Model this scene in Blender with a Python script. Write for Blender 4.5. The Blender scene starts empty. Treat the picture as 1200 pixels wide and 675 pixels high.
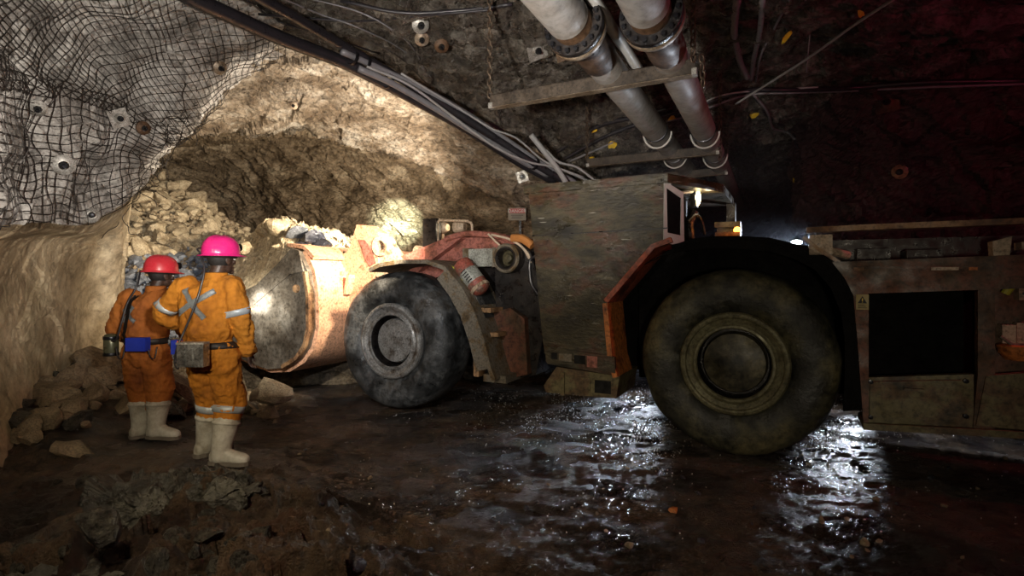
import bpy, bmesh, math, random
import numpy as np
from mathutils import Vector, Matrix, Euler, Quaternion
from mathutils.bvhtree import BVHTree

random.seed(7); rng = np.random.default_rng(7)
scene = bpy.context.scene
COL = scene.collection
PI = math.pi
F, CX, HY, CAMZ = 640.0, 600.0, 326.0, 1.66       # focal length in px of the 1200 px frame, horizon row, eye height

def smooth(a, b, x): t = np.clip((x-a)/(b-a), 0, 1); return t*t*(3-2*t)
# ------------------------------------------------------------------ camera
cam_d = bpy.data.cameras.new('camera'); cam = bpy.data.objects.new('camera', cam_d); COL.objects.link(cam)
cam.location = (0, 0, CAMZ); cam.rotation_euler = (PI/2, 0, 0)
cam_d.sensor_width = 36; cam_d.lens = 36*F/1200
cam_d.shift_y = -(337.5-HY)/1200
cam_d.clip_end = 200
scene.camera = cam

def W(px, py, D):                      # photo pixel at depth D -> world point
    return Vector(((px-CX)/F*D, D, CAMZ+(HY-py)/F*D))
TH = math.radians(-27.1)
U = Vector((math.cos(TH), math.sin(TH), 0)); V = Vector((-math.sin(TH), math.cos(TH), 0)); O = Vector((2.17, 5.28, 0))
def L(px, py, Y):                      # photo pixel on the loader's plane y=Y -> loader-local point
    d = Vector(((px-CX)/F, 1, 0)); t = (O.dot(V)+Y)/d.dot(V); p = d*t-O
    return Vector((p.dot(U), Y, CAMZ+t*(HY-py)/F))
def LW(p): return O + U*p[0] + V*p[1] + Vector((0, 0, p[2]))

# ------------------------------------------------------------------ numpy noise
def _h(ix, iy, iz, s):
    h = (ix.astype(np.int64)*374761393 + iy.astype(np.int64)*668265263 + iz.astype(np.int64)*2147483647 + s*974634777) & 0xffffffff
    h = ((h ^ (h >> 13))*1274126177) & 0xffffffff
    h = ((h ^ (h >> 16))*2246822519) & 0xffffffff
    return ((h ^ (h >> 15)) & 0xffffff)/float(0x1000000)
def vnoise(P, s=0):
    i = np.floor(P).astype(np.int64); f = P-i; f = f*f*f*(f*(f*6-15)+10)
    r = 0
    for dx in (0, 1):
        wx = f[:, 0] if dx else 1-f[:, 0]
        for dy in (0, 1):
            wy = f[:, 1] if dy else 1-f[:, 1]
            for dz in (0, 1):
                wz = f[:, 2] if dz else 1-f[:, 2]
                r = r + wx*wy*wz*_h(i[:, 0]+dx, i[:, 1]+dy, i[:, 2]+dz, s)
    return r*2-1
def fbm(P, octs=5, s=0, ridged=False):
    r = 0; a = 1.0; t = 0
    for o in range(octs):
        n = vnoise(P*(2.03**o)+o*17.3, s+o)
        if ridged: n = 1-2*np.abs(n)
        r = r+a*n; t += a; a *= .5
    return r/t
def facet(P, s=0):
    i0 = np.floor(P).astype(np.int64); best = np.full(len(P), 1e9); out = np.zeros(len(P))
    for dx in (-1, 0, 1):
        for dy in (-1, 0, 1):
            for dz in (-1, 0, 1):
                c = i0+np.array([dx, dy, dz])
                q = np.stack([_h(c[:, 0], c[:, 1], c[:, 2], s+k) for k in (1, 2, 3)], 1)+c
                d = ((P-q)**2).sum(1)
                g = np.stack([_h(c[:, 0], c[:, 1], c[:, 2], s+k)-.5 for k in (4, 5, 6)], 1)*1.7
                o = (_h(c[:, 0], c[:, 1], c[:, 2], s+7)-.5)*.9+((P-q)*g).sum(1)
                m = d < best; best = np.where(m, d, best); out = np.where(m, o, out)
    return out

# ------------------------------------------------------------------ materials
def nodes(m): m.use_nodes = True; return m.node_tree.nodes, m.node_tree.links
def ramp(n, stops):
    r = n.new('ShaderNodeValToRGB'); e = r.color_ramp.elements
    while len(e) < len(stops): e.new(.5)
    for k, (p, c) in enumerate(stops): e[k].position = p; e[k].color = (*c, 1)
    return r
def mat(name, stops, scale=4, rough=(.5, .8), metal=0, bump=.3, bscale=20, bdist=.02, detail=8, stretch=(1, 1, 1), spec=.5, vor=0, coat=0, grit=.8, brough=.65):
    m = bpy.data.materials.new(name); n, l = nodes(m); b = n['Principled BSDF']
    tc = n.new('ShaderNodeTexCoord'); mp = n.new('ShaderNodeMapping'); mp.inputs['Scale'].default_value = stretch
    l.new(tc.outputs['Object'], mp.inputs['Vector'])
    t = n.new('ShaderNodeTexNoise'); t.inputs['Scale'].default_value = scale; t.inputs['Detail'].default_value = detail; t.inputs['Roughness'].default_value = .62
    l.new(mp.outputs[0], t.inputs['Vector'])
    r = ramp(n, stops); l.new(t.outputs['Fac'], r.inputs[0]); cout = r.outputs[0]
    if detail >= 8:                       # grit: finer dark pitting over the main colour
        tg = n.new('ShaderNodeTexNoise'); tg.inputs['Scale'].default_value = scale*6.5; tg.inputs['Detail'].default_value = 9; tg.inputs['Roughness'].default_value = .72
        l.new(mp.outputs[0], tg.inputs['Vector']); rg = ramp(n, [(.36, (.16, .15, .14)), (.50, (.85, .85, .85)), (.64, (1.25, 1.25, 1.25))]); l.new(tg.outputs['Fac'], rg.inputs[0])
        mm = n.new('ShaderNodeMix'); mm.data_type = 'RGBA'; mm.blend_type = 'MULTIPLY'; mm.inputs[0].default_value = grit; l.new(cout, mm.inputs[6]); l.new(rg.outputs[0], mm.inputs[7]); cout = mm.outputs[2]
    l.new(cout, b.inputs['Base Color'])
    t2 = n.new('ShaderNodeTexNoise'); t2.inputs['Scale'].default_value = scale*1.7; t2.inputs['Detail'].default_value = 5
    l.new(mp.outputs[0], t2.inputs['Vector'])
    mr = n.new('ShaderNodeMapRange'); mr.inputs[1].default_value = .35; mr.inputs[2].default_value = .65
    mr.inputs[3].default_value = rough[0]; mr.inputs[4].default_value = rough[1]
    l.new(t2.outputs['Fac'], mr.inputs[0]); l.new(mr.outputs[0], b.inputs['Roughness'])
    b.inputs['Metallic'].default_value = metal; b.inputs['Specular IOR Level'].default_value = spec
    if coat: b.inputs['Coat Weight'].default_value = coat; b.inputs['Coat Roughness'].default_value = .25
    if bump:
        t3 = n.new('ShaderNodeTexNoise'); t3.inputs['Scale'].default_value = bscale; t3.inputs['Detail'].default_value = 8; t3.inputs['Roughness'].default_value = brough
        l.new(mp.outputs[0], t3.inputs['Vector']); h = t3.outputs['Fac']
        if vor:
            vv = n.new('ShaderNodeTexVoronoi'); vv.inputs['Scale'].default_value = bscale*.5
            ds = n.new('ShaderNodeTexNoise'); ds.inputs['Scale'].default_value = bscale*.3; ds.inputs['Detail'].default_value = 3
            l.new(mp.outputs[0], ds.inputs['Vector'])
            mx = n.new('ShaderNodeMix'); mx.data_type = 'VECTOR'; mx.inputs[0].default_value = .35
            l.new(mp.outputs[0], mx.inputs[4]); l.new(ds.outputs['Color'], mx.inputs[5]); l.new(mx.outputs[1], vv.inputs['Vector'])
            ad = n.new('ShaderNodeMath'); ad.operation = 'MULTIPLY_ADD'; ad.inputs[1].default_value = vor
            l.new(vv.outputs['Distance'], ad.inputs[0]); l.new(h, ad.inputs[2]); h = ad.outputs[0]
        bp = n.new('ShaderNodeBump'); bp.inputs['Strength'].default_value = bump; bp.inputs['Distance'].default_value = bdist
        l.new(h, bp.inputs['Height']); l.new(bp.outputs[0], b.inputs['Normal'])
    return m
def plain(name, c, rough=.5, metal=0, spec=.5):
    return mat(name, [(.3, tuple(x*.75 for x in c)), (.7, c)], 9, (max(.05, rough-.12), min(1, rough+.12)), metal, .08, 60, .004, 4, spec=spec)
def glow(name, c, e):
    m = bpy.data.materials.new(name); n, l = nodes(m); b = n['Principled BSDF']
    b.inputs['Base Color'].default_value = (*c, 1); b.inputs['Emission Color'].default_value = (*c, 1); b.inputs['Emission Strength'].default_value = e
    return m
def paint(name, c, rust, dirt, k=.5, rough=(.35, .75), stretch=(1, 1, 1), scale=3.5):
    return mat(name, [(.30, dirt), (k-.06, rust), (k, c), (.8, tuple(min(1, x*1.15) for x in c))], scale, rough, 0, .35, 25, .01, 10, stretch)

M = {}
M['rock_shade'] = mat('rock_brow_shaded', [(.25, (.055, .036, .02)), (.42, (.13, .09, .05)), (.55, (.25, .185, .115)), (.68, (.42, .34, .23)), (.85, (.15, .105, .06))], 1.9, (.45, .8), 0, 1, 7, .08, 12, (1, 1, 1.6), .4, .5)  # darker copy of the brow rock: shade of the hollow put into the colour
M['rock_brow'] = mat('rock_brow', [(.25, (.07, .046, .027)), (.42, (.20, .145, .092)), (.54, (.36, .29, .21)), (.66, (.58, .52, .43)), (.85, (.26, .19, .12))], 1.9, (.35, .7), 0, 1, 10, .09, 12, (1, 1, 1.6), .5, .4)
M['rock_grey'] = mat('rock_grey', [(.30, (.10, .085, .07)), (.44, (.27, .245, .22)), (.56, (.52, .49, .45)), (.8, (.28, .255, .23))], 1.8, (.5, .85), 0, .9, 8, .06, 12, (1, 1, 1), .4, .4)
M['rock_pale'] = mat('rock_pale', [(.30, (.13, .09, .05)), (.45, (.34, .255, .15)), (.60, (.56, .45, .29)), (.8, (.27, .19, .11))], 1.3, (.6, .9), 0, .8, 9, .05, 12, (1, 1, .8), .3, .4, grit=.5)
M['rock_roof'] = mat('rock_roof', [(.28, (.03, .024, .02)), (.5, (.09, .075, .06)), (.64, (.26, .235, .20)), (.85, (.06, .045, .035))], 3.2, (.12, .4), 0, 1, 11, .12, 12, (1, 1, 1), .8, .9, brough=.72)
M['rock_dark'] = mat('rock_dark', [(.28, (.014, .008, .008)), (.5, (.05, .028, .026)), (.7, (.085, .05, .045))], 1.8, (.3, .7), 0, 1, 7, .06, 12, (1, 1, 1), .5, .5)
M['mud'] = mat('wet_mud', [(.34, (.010, .0065, .005)), (.46, (.034, .021, .014)), (.55, (.11, .074, .046)), (.66, (.085, .036, .018)), (.82, (.10, .075, .045))], 1.1, (.05, .42), 0, 1, 40, .05, 12, (1, 1, 1), .75, .6, brough=.78)
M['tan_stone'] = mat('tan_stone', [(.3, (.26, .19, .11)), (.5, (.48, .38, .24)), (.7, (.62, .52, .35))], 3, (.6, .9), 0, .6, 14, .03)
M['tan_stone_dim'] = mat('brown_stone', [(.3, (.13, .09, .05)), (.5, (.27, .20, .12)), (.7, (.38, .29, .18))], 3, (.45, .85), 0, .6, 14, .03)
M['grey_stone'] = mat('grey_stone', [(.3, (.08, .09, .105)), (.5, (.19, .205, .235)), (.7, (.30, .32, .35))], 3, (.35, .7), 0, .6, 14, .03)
M['black_stone'] = mat('black_stone', [(.3, (.012, .013, .018)), (.6, (.04, .042, .055)), (.8, (.10, .10, .125))], 3, (.15, .5), 0, .5, 12, .02)
M['wire'] = plain('rusty_wire', (.035, .028, .024), .55, .5)
M['plate_steel'] = mat('galvanised_plate', [(.3, (.22, .20, .17)), (.6, (.5, .48, .44))], 12, (.35, .6), .4, .2, 40, .004)
M['hole'] = plain('black_hole', (.004, .004, .004), .9)
M['pipe'] = mat('pipe_grey', [(.3, (.20, .165, .135)), (.46, (.29, .265, .24)), (.75, (.38, .36, .345))], 2.4, (.5, .75), 0, .2, 30, .006, spec=.3, grit=.35)
M['pipe_brown'] = mat('pipe_brown', [(.3, (.03, .016, .009)), (.5, (.10, .054, .028)), (.75, (.20, .13, .085))], 5, (.45, .75), 0, .25, 30, .006, spec=.3)
M['flange'] = mat('flange_brown', [(.3, (.12, .075, .04)), (.55, (.30, .23, .16)), (.75, (.42, .37, .31))], 7, (.3, .6), .3, .2, 30, .006)
M['bolt'] = plain('dark_bolt', (.03, .03, .035), .35, .7)
M['beam'] = mat('rusty_channel', [(.3, (.025, .018, .013)), (.55, (.075, .056, .04)), (.8, (.13, .10, .075))], 6, (.4, .75), .2, .3, 40, .006)
M['white_strap'] = plain('white_strap', (.62, .6, .56), .5)
M['cable_dark'] = plain('cable_black', (.022, .02, .024), .38)
M['cable_grey'] = plain('cable_grey', (.20, .195, .21), .38)
M['cable_pale'] = plain('cable_pale', (.36, .35, .35), .45)
M['chain'] = plain('chain_steel', (.14, .10, .07), .45, .7)
M['yellow'] = plain('yellow_tag', (.70, .46, .02), .5)
M['black'] = mat('black_paint', [(.3, (.003, .003, .003)), (.7, (.007, .006, .006))], 5, (.75, .9), 0, .2, 30, .006, spec=.12)
M['mud_rock'] = mat('mud_caked_rock', [(.34, (.012, .011, .009)), (.48, (.038, .034, .026)), (.60, (.085, .078, .058))], 4, (.14, .5), 0, .9, 16, .04, 10, vor=.4)
M['soot'] = mat('greasy_black', [(.35, (.006, .005, .006)), (.6, (.025, .02, .018)), (.8, (.06, .045, .035))], 7, (.2, .6), .2, .5, 30, .01)
M['grime'] = mat('grimy_green_brown', [(.28, (.008, .006, .003)), (.42, (.034, .028, .014)), (.51, (.066, .053, .027)), (.57, (.078, .034, .017)), (.64, (.045, .037, .019)), (.74, (.14, .12, .08))], 2.0, (.22, .55), .1, .7, 22, .014, 14, (.8, 1, 1.7), grit=.8)
def scratches(m, vec_scale, thr, col):   # sparse horizontal bare-metal scrapes
    n, l = nodes(m); b = n['Principled BSDF']; tc = n.new('ShaderNodeTexCoord'); mp = n.new('ShaderNodeMapping'); mp.inputs['Scale'].default_value = vec_scale
    l.new(tc.outputs['Object'], mp.inputs[0]); t = n.new('ShaderNodeTexNoise'); t.inputs['Scale'].default_value = 1; t.inputs['Detail'].default_value = 3; l.new(mp.outputs[0], t.inputs['Vector'])
    r = ramp(n, [(thr, (0, 0, 0)), (thr+.02, (1, 1, 1))]); l.new(t.outputs['Fac'], r.inputs[0]); src = b.inputs['Base Color'].links[0].from_socket
    mx = n.new('ShaderNodeMix'); mx.data_type = 'RGBA'; l.new(r.outputs[0], mx.inputs[0]); l.new(src, mx.inputs[6]); mx.inputs[7].default_value = (*col, 1); l.new(mx.outputs[2], b.inputs['Base Color'])
scratches(M['grime'], (3.5, 2, 42), .70, (.34, .32, .27))
M['red_flange'] = paint('worn_red_paint', (.42, .095, .045), (.24, .06, .03), (.05, .03, .02), .5)
M['orange_flange'] = paint('worn_orange_paint', (.58, .19, .045), (.34, .10, .03), (.06, .035, .02), .45)
M['arm'] = paint('pale_orange_paint', (.66, .36, .22), (.48, .23, .12), (.10, .055, .03), .42, scale=5)
M['hood'] = paint('faded_red_paint', (.36, .13, .10), (.27, .09, .06), (.07, .035, .025), .5, scale=5)
M['rear_red'] = paint('dark_red_brown_paint', (.135, .05, .028), (.095, .048, .024), (.03, .022, .013), .52)
M['rear_olive'] = paint('olive_dirty_paint', (.15, .125, .06), (.13, .08, .04), (.03, .024, .012), .5)
M['rail'] = paint('rusty_rail', (.34, .20, .10), (.22, .11, .05), (.05, .03, .018), .5)
M['cream'] = paint('cream_paint', (.50, .38, .27), (.32, .21, .13), (.06, .04, .03), .45, scale=6)
M['bucket'] = mat('worn_bucket_steel', [(.28, (.045, .034, .024)), (.5, (.13, .112, .09)), (.68, (.22, .20, .17)), (.85, (.14, .09, .05))], 3.5, (.25, .5), .2, .35, 22, .01, 10)
M['tire'] = mat('tire_rubber', [(.34, (.014, .014, .014)), (.48, (.036, .037, .037)), (.57, (.11, .11, .108)), (.68, (.06, .05, .04))], 2.6, (.22, .55), 0, .55, 9, .03, 10)
M['tire_mud'] = mat('tire_rubber_muddy', [(.34, (.010, .010, .008)), (.47, (.026, .025, .018)), (.56, (.075, .068, .038)), (.66, (.15, .125, .06))], 2.1, (.35, .7), 0, .55, 10, .03, 10)
M['rim'] = mat('rim_steel', [(.34, (.09, .065, .045)), (.48, (.30, .285, .265)), (.72, (.46, .45, .43))], 7, (.35, .6), .35, .25, 25, .006)
M['rim_olive'] = mat('rim_olive_steel', [(.3, (.055, .045, .022)), (.5, (.17, .155, .085)), (.75, (.26, .245, .145))], 6, (.4, .65), .25, .25, 25, .006)
M['grease'] = mat('grease_hub', [(.40, (.010, .009, .006)), (.50, (.06, .052, .03)), (.60, (.15, .13, .075))], 3, (.25, .6), .2, .3, 20, .008)
M['fender'] = paint('brown_fender', (.17, .145, .11), (.15, .10, .05), (.045, .032, .02), .5, scale=6)
M['white_panel'] = mat('scuffed_white_panel', [(.3, (.16, .16, .14)), (.5, (.36, .37, .33)), (.75, (.5, .5, .46))], 8, (.35, .6), .1, .2, 30, .005)
M['ext_red'] = paint('extinguisher_red', (.30, .075, .05), (.24, .12, .085), (.12, .09, .07), .5, scale=8)
M['muck_shade'] = mat('muck_gap_shade', [(.3, (.05, .036, .02)), (.5, (.13, .095, .056)), (.7, (.24, .18, .11))], 4, (.5, .85), 0, .9, 18, .04)  # pile base darkened so gaps between the rocks read as shadow
M['white_frame'] = plain('white_frame', (.52, .50, .47), .5)
M['label_white'] = plain('label_white', (.62, .6, .55), .6)
M['dark_mark'] = plain('dark_print', (.02, .02, .022), .7)
M['yellow_hose'] = plain('yellow_hose', (.55, .48, .06), .45)
M['orange_hose'] = plain('orange_hose', (.55, .22, .06), .5)
M['pale_hose'] = plain('pale_hose', (.62, .5, .38), .5)
M['sign_red'] = plain('sign_red', (.42, .05, .045), .5)
M['sign_cream'] = plain('sign_cream', (.24, .20, .145), .6)
M['coverall'] = mat('orange_coverall', [(.28, (.17, .058, .012)), (.5, (.42, .155, .017)), (.72, (.54, .215, .024))], 4, (.75, .9), 0, .5, 26, .012, 8, (1, 1, .6), .2, grit=.3)
M['coverall_red'] = mat('red_orange_coverall', [(.28, (.14, .042, .016)), (.5, (.36, .115, .024)), (.72, (.46, .16, .03))], 4, (.75, .9), 0, .5, 26, .012, 8, (1, 1, .6), .2, grit=.3)
M['reflective'] = plain('reflective_tape', (.44, .48, .50), .45, .2)
M['skin'] = mat('dark_skin', [(.3, (.045, .022, .014)), (.7, (.075, .04, .026))], 10, (.45, .6), 0, .1, 60, .002)
M['hair'] = mat('black_hair', [(.3, (.006, .005, .005)), (.7, (.02, .016, .014))], 60, (.6, .8), 0, .6, 150, .004)
M['helmet_pink'] = plain('helmet_magenta', (.68, .022, .19), .28)
M['helmet_red'] = plain('helmet_red', (.66, .038, .055), .32)
M['boot'] = mat('white_rubber_boot', [(.3, (.17, .145, .10)), (.5, (.40, .375, .31)), (.75, (.52, .50, .44))], 5, (.45, .7), 0, .2, 20, .006, grit=.25)
M['sole'] = plain('boot_sole', (.13, .11, .085), .7)
M['leather'] = plain('dark_belt', (.02, .015, .012), .6)
M['silver'] = mat('silver_box', [(.3, (.16, .16, .155)), (.7, (.62, .62, .6))], 8, (.2, .4), .8, .15, 20, .004)
M['olive_can'] = plain('olive_canister', (.12, .12, .07), .35, .4)
M['blue'] = plain('blue_pouch', (.012, .035, .42), .6)
M['orange_tag'] = plain('orange_tag', (.75, .16, .03), .5)
M['glove'] = plain('brown_glove', (.20, .085, .03), .8)

# ------------------------------------------------------------------ object helpers
def link(name, me, material=None, parent=None, smooth=None):
    o = bpy.data.objects.new(name, me); COL.objects.link(o)
    if material: 
        me.materials.clear(); me.materials.append(M[material] if isinstance(material, str) else material)
    if parent: o.parent = parent
    if smooth is not None:
        for p in me.polygons: p.use_smooth = smooth
    return o
def obj(name, bm, material=None, parent=None, smooth=False, bevel=0, seg=2):
    if bevel:
        es = [e for e in bm.edges if len(e.link_faces) == 2 and e.calc_face_angle(0) > .5]
        bmesh.ops.bevel(bm, geom=es, offset=bevel, segments=seg, affect='EDGES', clamp_overlap=True)
    bmesh.ops.recalc_face_normals(bm, faces=bm.faces)
    me = bpy.data.meshes.new(name); bm.to_mesh(me); bm.free()
    return link(name, me, material, parent, smooth)
def autosmooth(o, ang=35):
    me = o.data; bm = bmesh.new(); bm.from_mesh(me)
    for f in bm.faces: f.smooth = True
    for e in bm.edges: e.smooth = not (len(e.link_faces) == 2 and e.calc_face_angle(0) > math.radians(ang))
    bm.to_mesh(me); bm.free(); return o
def tag(o, label, cat, group=None, kind=None):
    if label: o['label'] = label
    if cat: o['category'] = cat
    if group: o['group'] = group
    if kind: o['kind'] = kind
    return o
def thing(name, loc, label, cat, group=None, rotz=0):
    e = bpy.data.objects.new(name, None); COL.objects.link(e); e.location = loc; e.rotation_euler = (0, 0, rotz)
    e.empty_display_size = .2
    return tag(e, label, cat, group)
def BM(): return bmesh.new()
def box(bm, a, b, mtx=None):
    x0, y0, z0 = a; x1, y1, z1 = b
    vs = [bm.verts.new(p) for p in ((x0,y0,z0),(x1,y0,z0),(x1,y1,z0),(x0,y1,z0),(x0,y0,z1),(x1,y0,z1),(x1,y1,z1),(x0,y1,z1))]
    for f in ((0,3,2,1),(4,5,6,7),(0,1,5,4),(1,2,6,5),(2,3,7,6),(3,0,4,7)): bm.faces.new([vs[i] for i in f])
    if mtx is not None: bmesh.ops.transform(bm, matrix=mtx, verts=vs)
    return vs
def prism(bm, pts, y0, y1):            # polygon in (x,z), extruded along y
    n = len(pts)
    a = [bm.verts.new((p[0], y0, p[-1])) for p in pts]; b = [bm.verts.new((p[0], y1, p[-1])) for p in pts]
    bm.faces.new(a); bm.faces.new(b[::-1])
    for i in range(n): bm.faces.new((a[i], b[i], b[(i+1) % n], a[(i+1) % n]))
    return a+b
def strip(bm, pts, y0, y1, t):         # bent sheet: polyline (x,z) with thickness t, extruded along y
    off = []
    for i in range(len(pts)):
        p = Vector((pts[max(i-1,0)][0], pts[max(i-1,0)][-1])); q = Vector((pts[min(i+1,len(pts)-1)][0], pts[min(i+1,len(pts)-1)][-1]))
        d = (q-p).normalized(); off.append((pts[i][0]-d.y*t, pts[i][-1]+d.x*t))
    return prism(bm, [(p[0], p[-1]) for p in pts]+off[::-1], y0, y1)
def frames(pts):
    pts = [Vector(p) for p in pts]; out = []; up = None
    for i, p in enumerate(pts):
        d = (pts[min(i+1, len(pts)-1)]-pts[max(i-1, 0)]).normalized()
        if up is None:
            up = Vector((0, 0, 1)) if abs(d.z) < .9 else Vector((1, 0, 0))
        s = d.cross(up).normalized(); up = s.cross(d).normalized(); out.append((p, s, up, d))
    return out
def tube(bm, pts, r, n=8, cap=True, squash=1.0):
    rs = r if hasattr(r, '__len__') else [r]*len(pts); rings = []
    for (p, s, u, d), rr in zip(frames(pts), rs):
        rings.append([bm.verts.new(p+(s*math.cos(a)*rr+u*math.sin(a)*rr*squash)) for a in [2*PI*k/n for k in range(n)]])
    for a, b in zip(rings, rings[1:]):
        for k in range(n): bm.faces.new((a[k], a[(k+1) % n], b[(k+1) % n], b[k]))
    if cap: bm.faces.new(rings[0][::-1]); bm.faces.new(rings[-1])
def spline(pts, n=8):
    P = [Vector(p) for p in pts]; P = [P[0]*2-P[1]]+P+[P[-1]*2-P[-2]]; out = []
    for i in range(1, len(P)-2):
        a, b, c, d = P[i-1:i+3]
        for k in range(n):
            t = k/n; out.append(.5*((2*b)+(c-a)*t+(2*a-5*b+4*c-d)*t*t+(3*b-a-3*c+d)*t**3))
    out.append(P[-2]); return out
def lathe(bm, prof, mtx, n=48, cap=True):   # profile (r, h) revolved about local z
    rings = []
    for r, h in prof:
        if r < 1e-5: rings.append([bm.verts.new(mtx @ Vector((0, 0, h)))])
        else: rings.append([bm.verts.new(mtx @ Vector((r*math.cos(a), r*math.sin(a), h))) for a in [2*PI*k/n for k in range(n)]])
    for a, b in zip(rings, rings[1:]):
        if len(a) == 1 and len(b) == 1: continue
        for k in range(n):
            k2 = (k+1) % n
            if len(a) == 1: bm.faces.new((a[0], b[k2], b[k]))
            elif len(b) == 1: bm.faces.new((a[k], a[k2], b[0]))
            else: bm.faces.new((a[k], a[k2], b[k2], b[k]))
    if cap:
        for rg in (rings[0], rings[-1]):
            if len(rg) > 1: bm.faces.new(rg)
def axis_m(p, d):                      # matrix whose z axis is d, origin p
    return Matrix.Translation(Vector(p)) @ Vector(d).to_track_quat('Z', 'Y').to_matrix().to_4x4()
def ell(bm, c, r, rot=None, u=20, v=14):
    m = Matrix.Translation(Vector(c)) @ (rot.to_4x4() if rot else Matrix()) @ Matrix.Diagonal((*r, 1))
    bmesh.ops.create_uvsphere(bm, u_segments=u, v_segments=v, radius=1, matrix=m)

# ------------------------------------------------------------------ the rock: smooth patches through measured points, then displaced
def cr(P, n, axis):
    P = np.moveaxis(np.asarray(P, float), axis, 0); Q = np.concatenate([[2*P[0]-P[1]], P, [2*P[-1]-P[-2]]])
    t = np.linspace(0, len(P)-1-1e-9, n); i = t.astype(int); f = (t-i).reshape((-1,)+(1,)*(P.ndim-1))
    a, b, c, d = Q[i], Q[i+1], Q[i+2], Q[i+3]
    return np.moveaxis(.5*(2*b+(c-a)*f+(2*a-5*b+4*c-d)*f*f+(3*b-a-3*c+d)*f**3), 0, axis)
def patch(grid, nr, nc): return cr(cr(np.array([[list(p) for p in r] for r in grid]), nr, 0), nc, 1)
def gnormals(G):
    n = np.cross(np.gradient(G, axis=1), np.gradient(G, axis=0)); n /= np.linalg.norm(n, axis=2, keepdims=True)+1e-9
    s = (n*(np.array([0, 0, 1.7])-G)).sum(2)
    return n if np.median(s) > 0 else -n
def gmesh(name, G, material, smooth=True):
    nr, nc = G.shape[:2]; idx = np.arange(nr*nc).reshape(nr, nc)
    f = np.stack([idx[:-1, :-1], idx[:-1, 1:], idx[1:, 1:], idx[1:, :-1]], -1).reshape(-1, 4)
    n = gnormals(G); me = bpy.data.meshes.new(name)
    a = G[nr//2, nc//2]; nn = np.cross(G[nr//2, nc//2+1]-a, G[nr//2+1, nc//2]-a)
    if (nn*n[nr//2, nc//2]).sum() < 0: f = f[:, ::-1]
    me.from_pydata(G.reshape(-1, 3).tolist(), [], f.tolist())
    return link(name, me, material, None, smooth)
def bedding(P, seed, b=(.35, -.25, .9), f=(1.1, 4.2)):
    b = np.array(b)/np.linalg.norm(b); wp = P+.45*np.stack([fbm(P*.7+k*11.3, 3, seed+k) for k in range(3)], 1)+.12*np.stack([fbm(P*2.6+k*7.1, 3, seed+5+k) for k in range(3)], 1)
    h = wp @ b; Q = (wp-h[:, None]*b)*f[0]+(h*f[1])[:, None]*b
    return fbm(Q, 7, seed+9, True)
def displace(G, big, fac, rid, fs=1.3, rs=2.2, seed=0, aniso=(1, 1, 1), bed=0, bdir=(.35, -.25, .9), wt=None):
    n = gnormals(G); P = G.reshape(-1, 3)*np.array(aniso)
    warp = np.stack([fbm(P*1.5+k*31.7, 3, 50+k) for k in range(3)], 1)*.25
    d = big*fbm(P*.6, 4, seed)+fac*(facet((P+warp)*fs, seed+20)+.45*facet((P+warp)*fs*2.6, seed+40)+.2*facet((P+warp)*fs*6.5, seed+60))+rid*fbm(P*rs, 6, seed+80, True)
    if bed: d = d+bed*bedding(G.reshape(-1, 3), seed+120, bdir)
    if wt is not None: d = d*np.repeat(wt, G.shape[1])
    return G+n*d.reshape(G.shape[:2])[..., None]
BV = []
def env(name, G, material, smooth=False):
    o = gmesh(name, G, material, smooth); o['kind'] = 'structure'
    BV.append(BVHTree.FromPolygons([Vector(v.co) for v in o.data.vertices], [tuple(p.vertices) for p in o.data.polygons])); return o
def hit(px, py):
    o = Vector((0, 0, CAMZ)); d = (W(px, py, 1)-o).normalized(); best = None
    for b in BV:
        h = b.ray_cast(o, d)
        if h[0] is not None and (best is None or h[3] < best[2]):
            n = h[1] if h[1].dot(d) < 0 else -h[1]; best = (h[0], n, h[3])
    return best

# left rib with overhanging brow, a ledge, and the pale foot of the pillar
G_left = [
 [W(-220,820,2.6),W(-60,640,3.7),W(8,545,4.5),W(50,482,5.6),W(95,440,6.6),W(143,412,7.4),W(134,395,9.5)],
 [W(-220,420,2.6),W(-60,420,3.9),W(5,400,4.9),W(60,375,5.8),W(100,358,6.7),W(143,335,7.4),W(130,330,9.5)],
 [W(-220,300,2.6),W(-60,300,4.0),W(5,292,4.9),W(60,288,5.8),W(110,284,6.6),W(150,268,7.2),W(136,270,9.5)],
 [W(-220,280,2.2),W(-60,272,3.4),W(5,263,4.35),W(55,262,5.1),W(105,262,5.9),W(153,228,6.95),W(140,225,9.5)],
 [W(-220,150,2.3),W(-60,170,3.5),W(5,180,4.5),W(55,180,5.2),W(110,180,6.0),W(172,182,6.9),W(155,180,9.5)],
 [W(-220,0,2.4),W(-60,60,3.6),W(5,80,4.6),W(65,90,5.3),W(135,110,6.0),W(205,150,6.9),W(195,140,9.3)],
 [W(-220,-160,2.4),W(-60,-60,3.5),W(10,-30,4.4),W(95,0,5.0),W(175,40,5.8),W(245,92,6.7),W(262,90,8.6)],
 [W(-200,-420,2.3),W(-20,-240,3.2),W(80,-150,3.9),W(180,-80,4.5),W(260,-22,5.4),W(330,25,6.6),W(350,40,7.9)],
]
S_left = patch(G_left, 380, 290)
_r = np.arange(380)
D_left = displace(S_left, .10, .10, .05, 1.4, 2.0, 3, bed=.05, wt=.26+.9*smooth(150, 190, _r))
# the lower, pale part and the upper, grey netted part are one face of rock split at the ledge lip
cut = 163
env('wall_left', D_left[cut-8:], 'rock_grey'); env('wall_left_foot', D_left[:cut+1], 'rock_pale')

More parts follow.
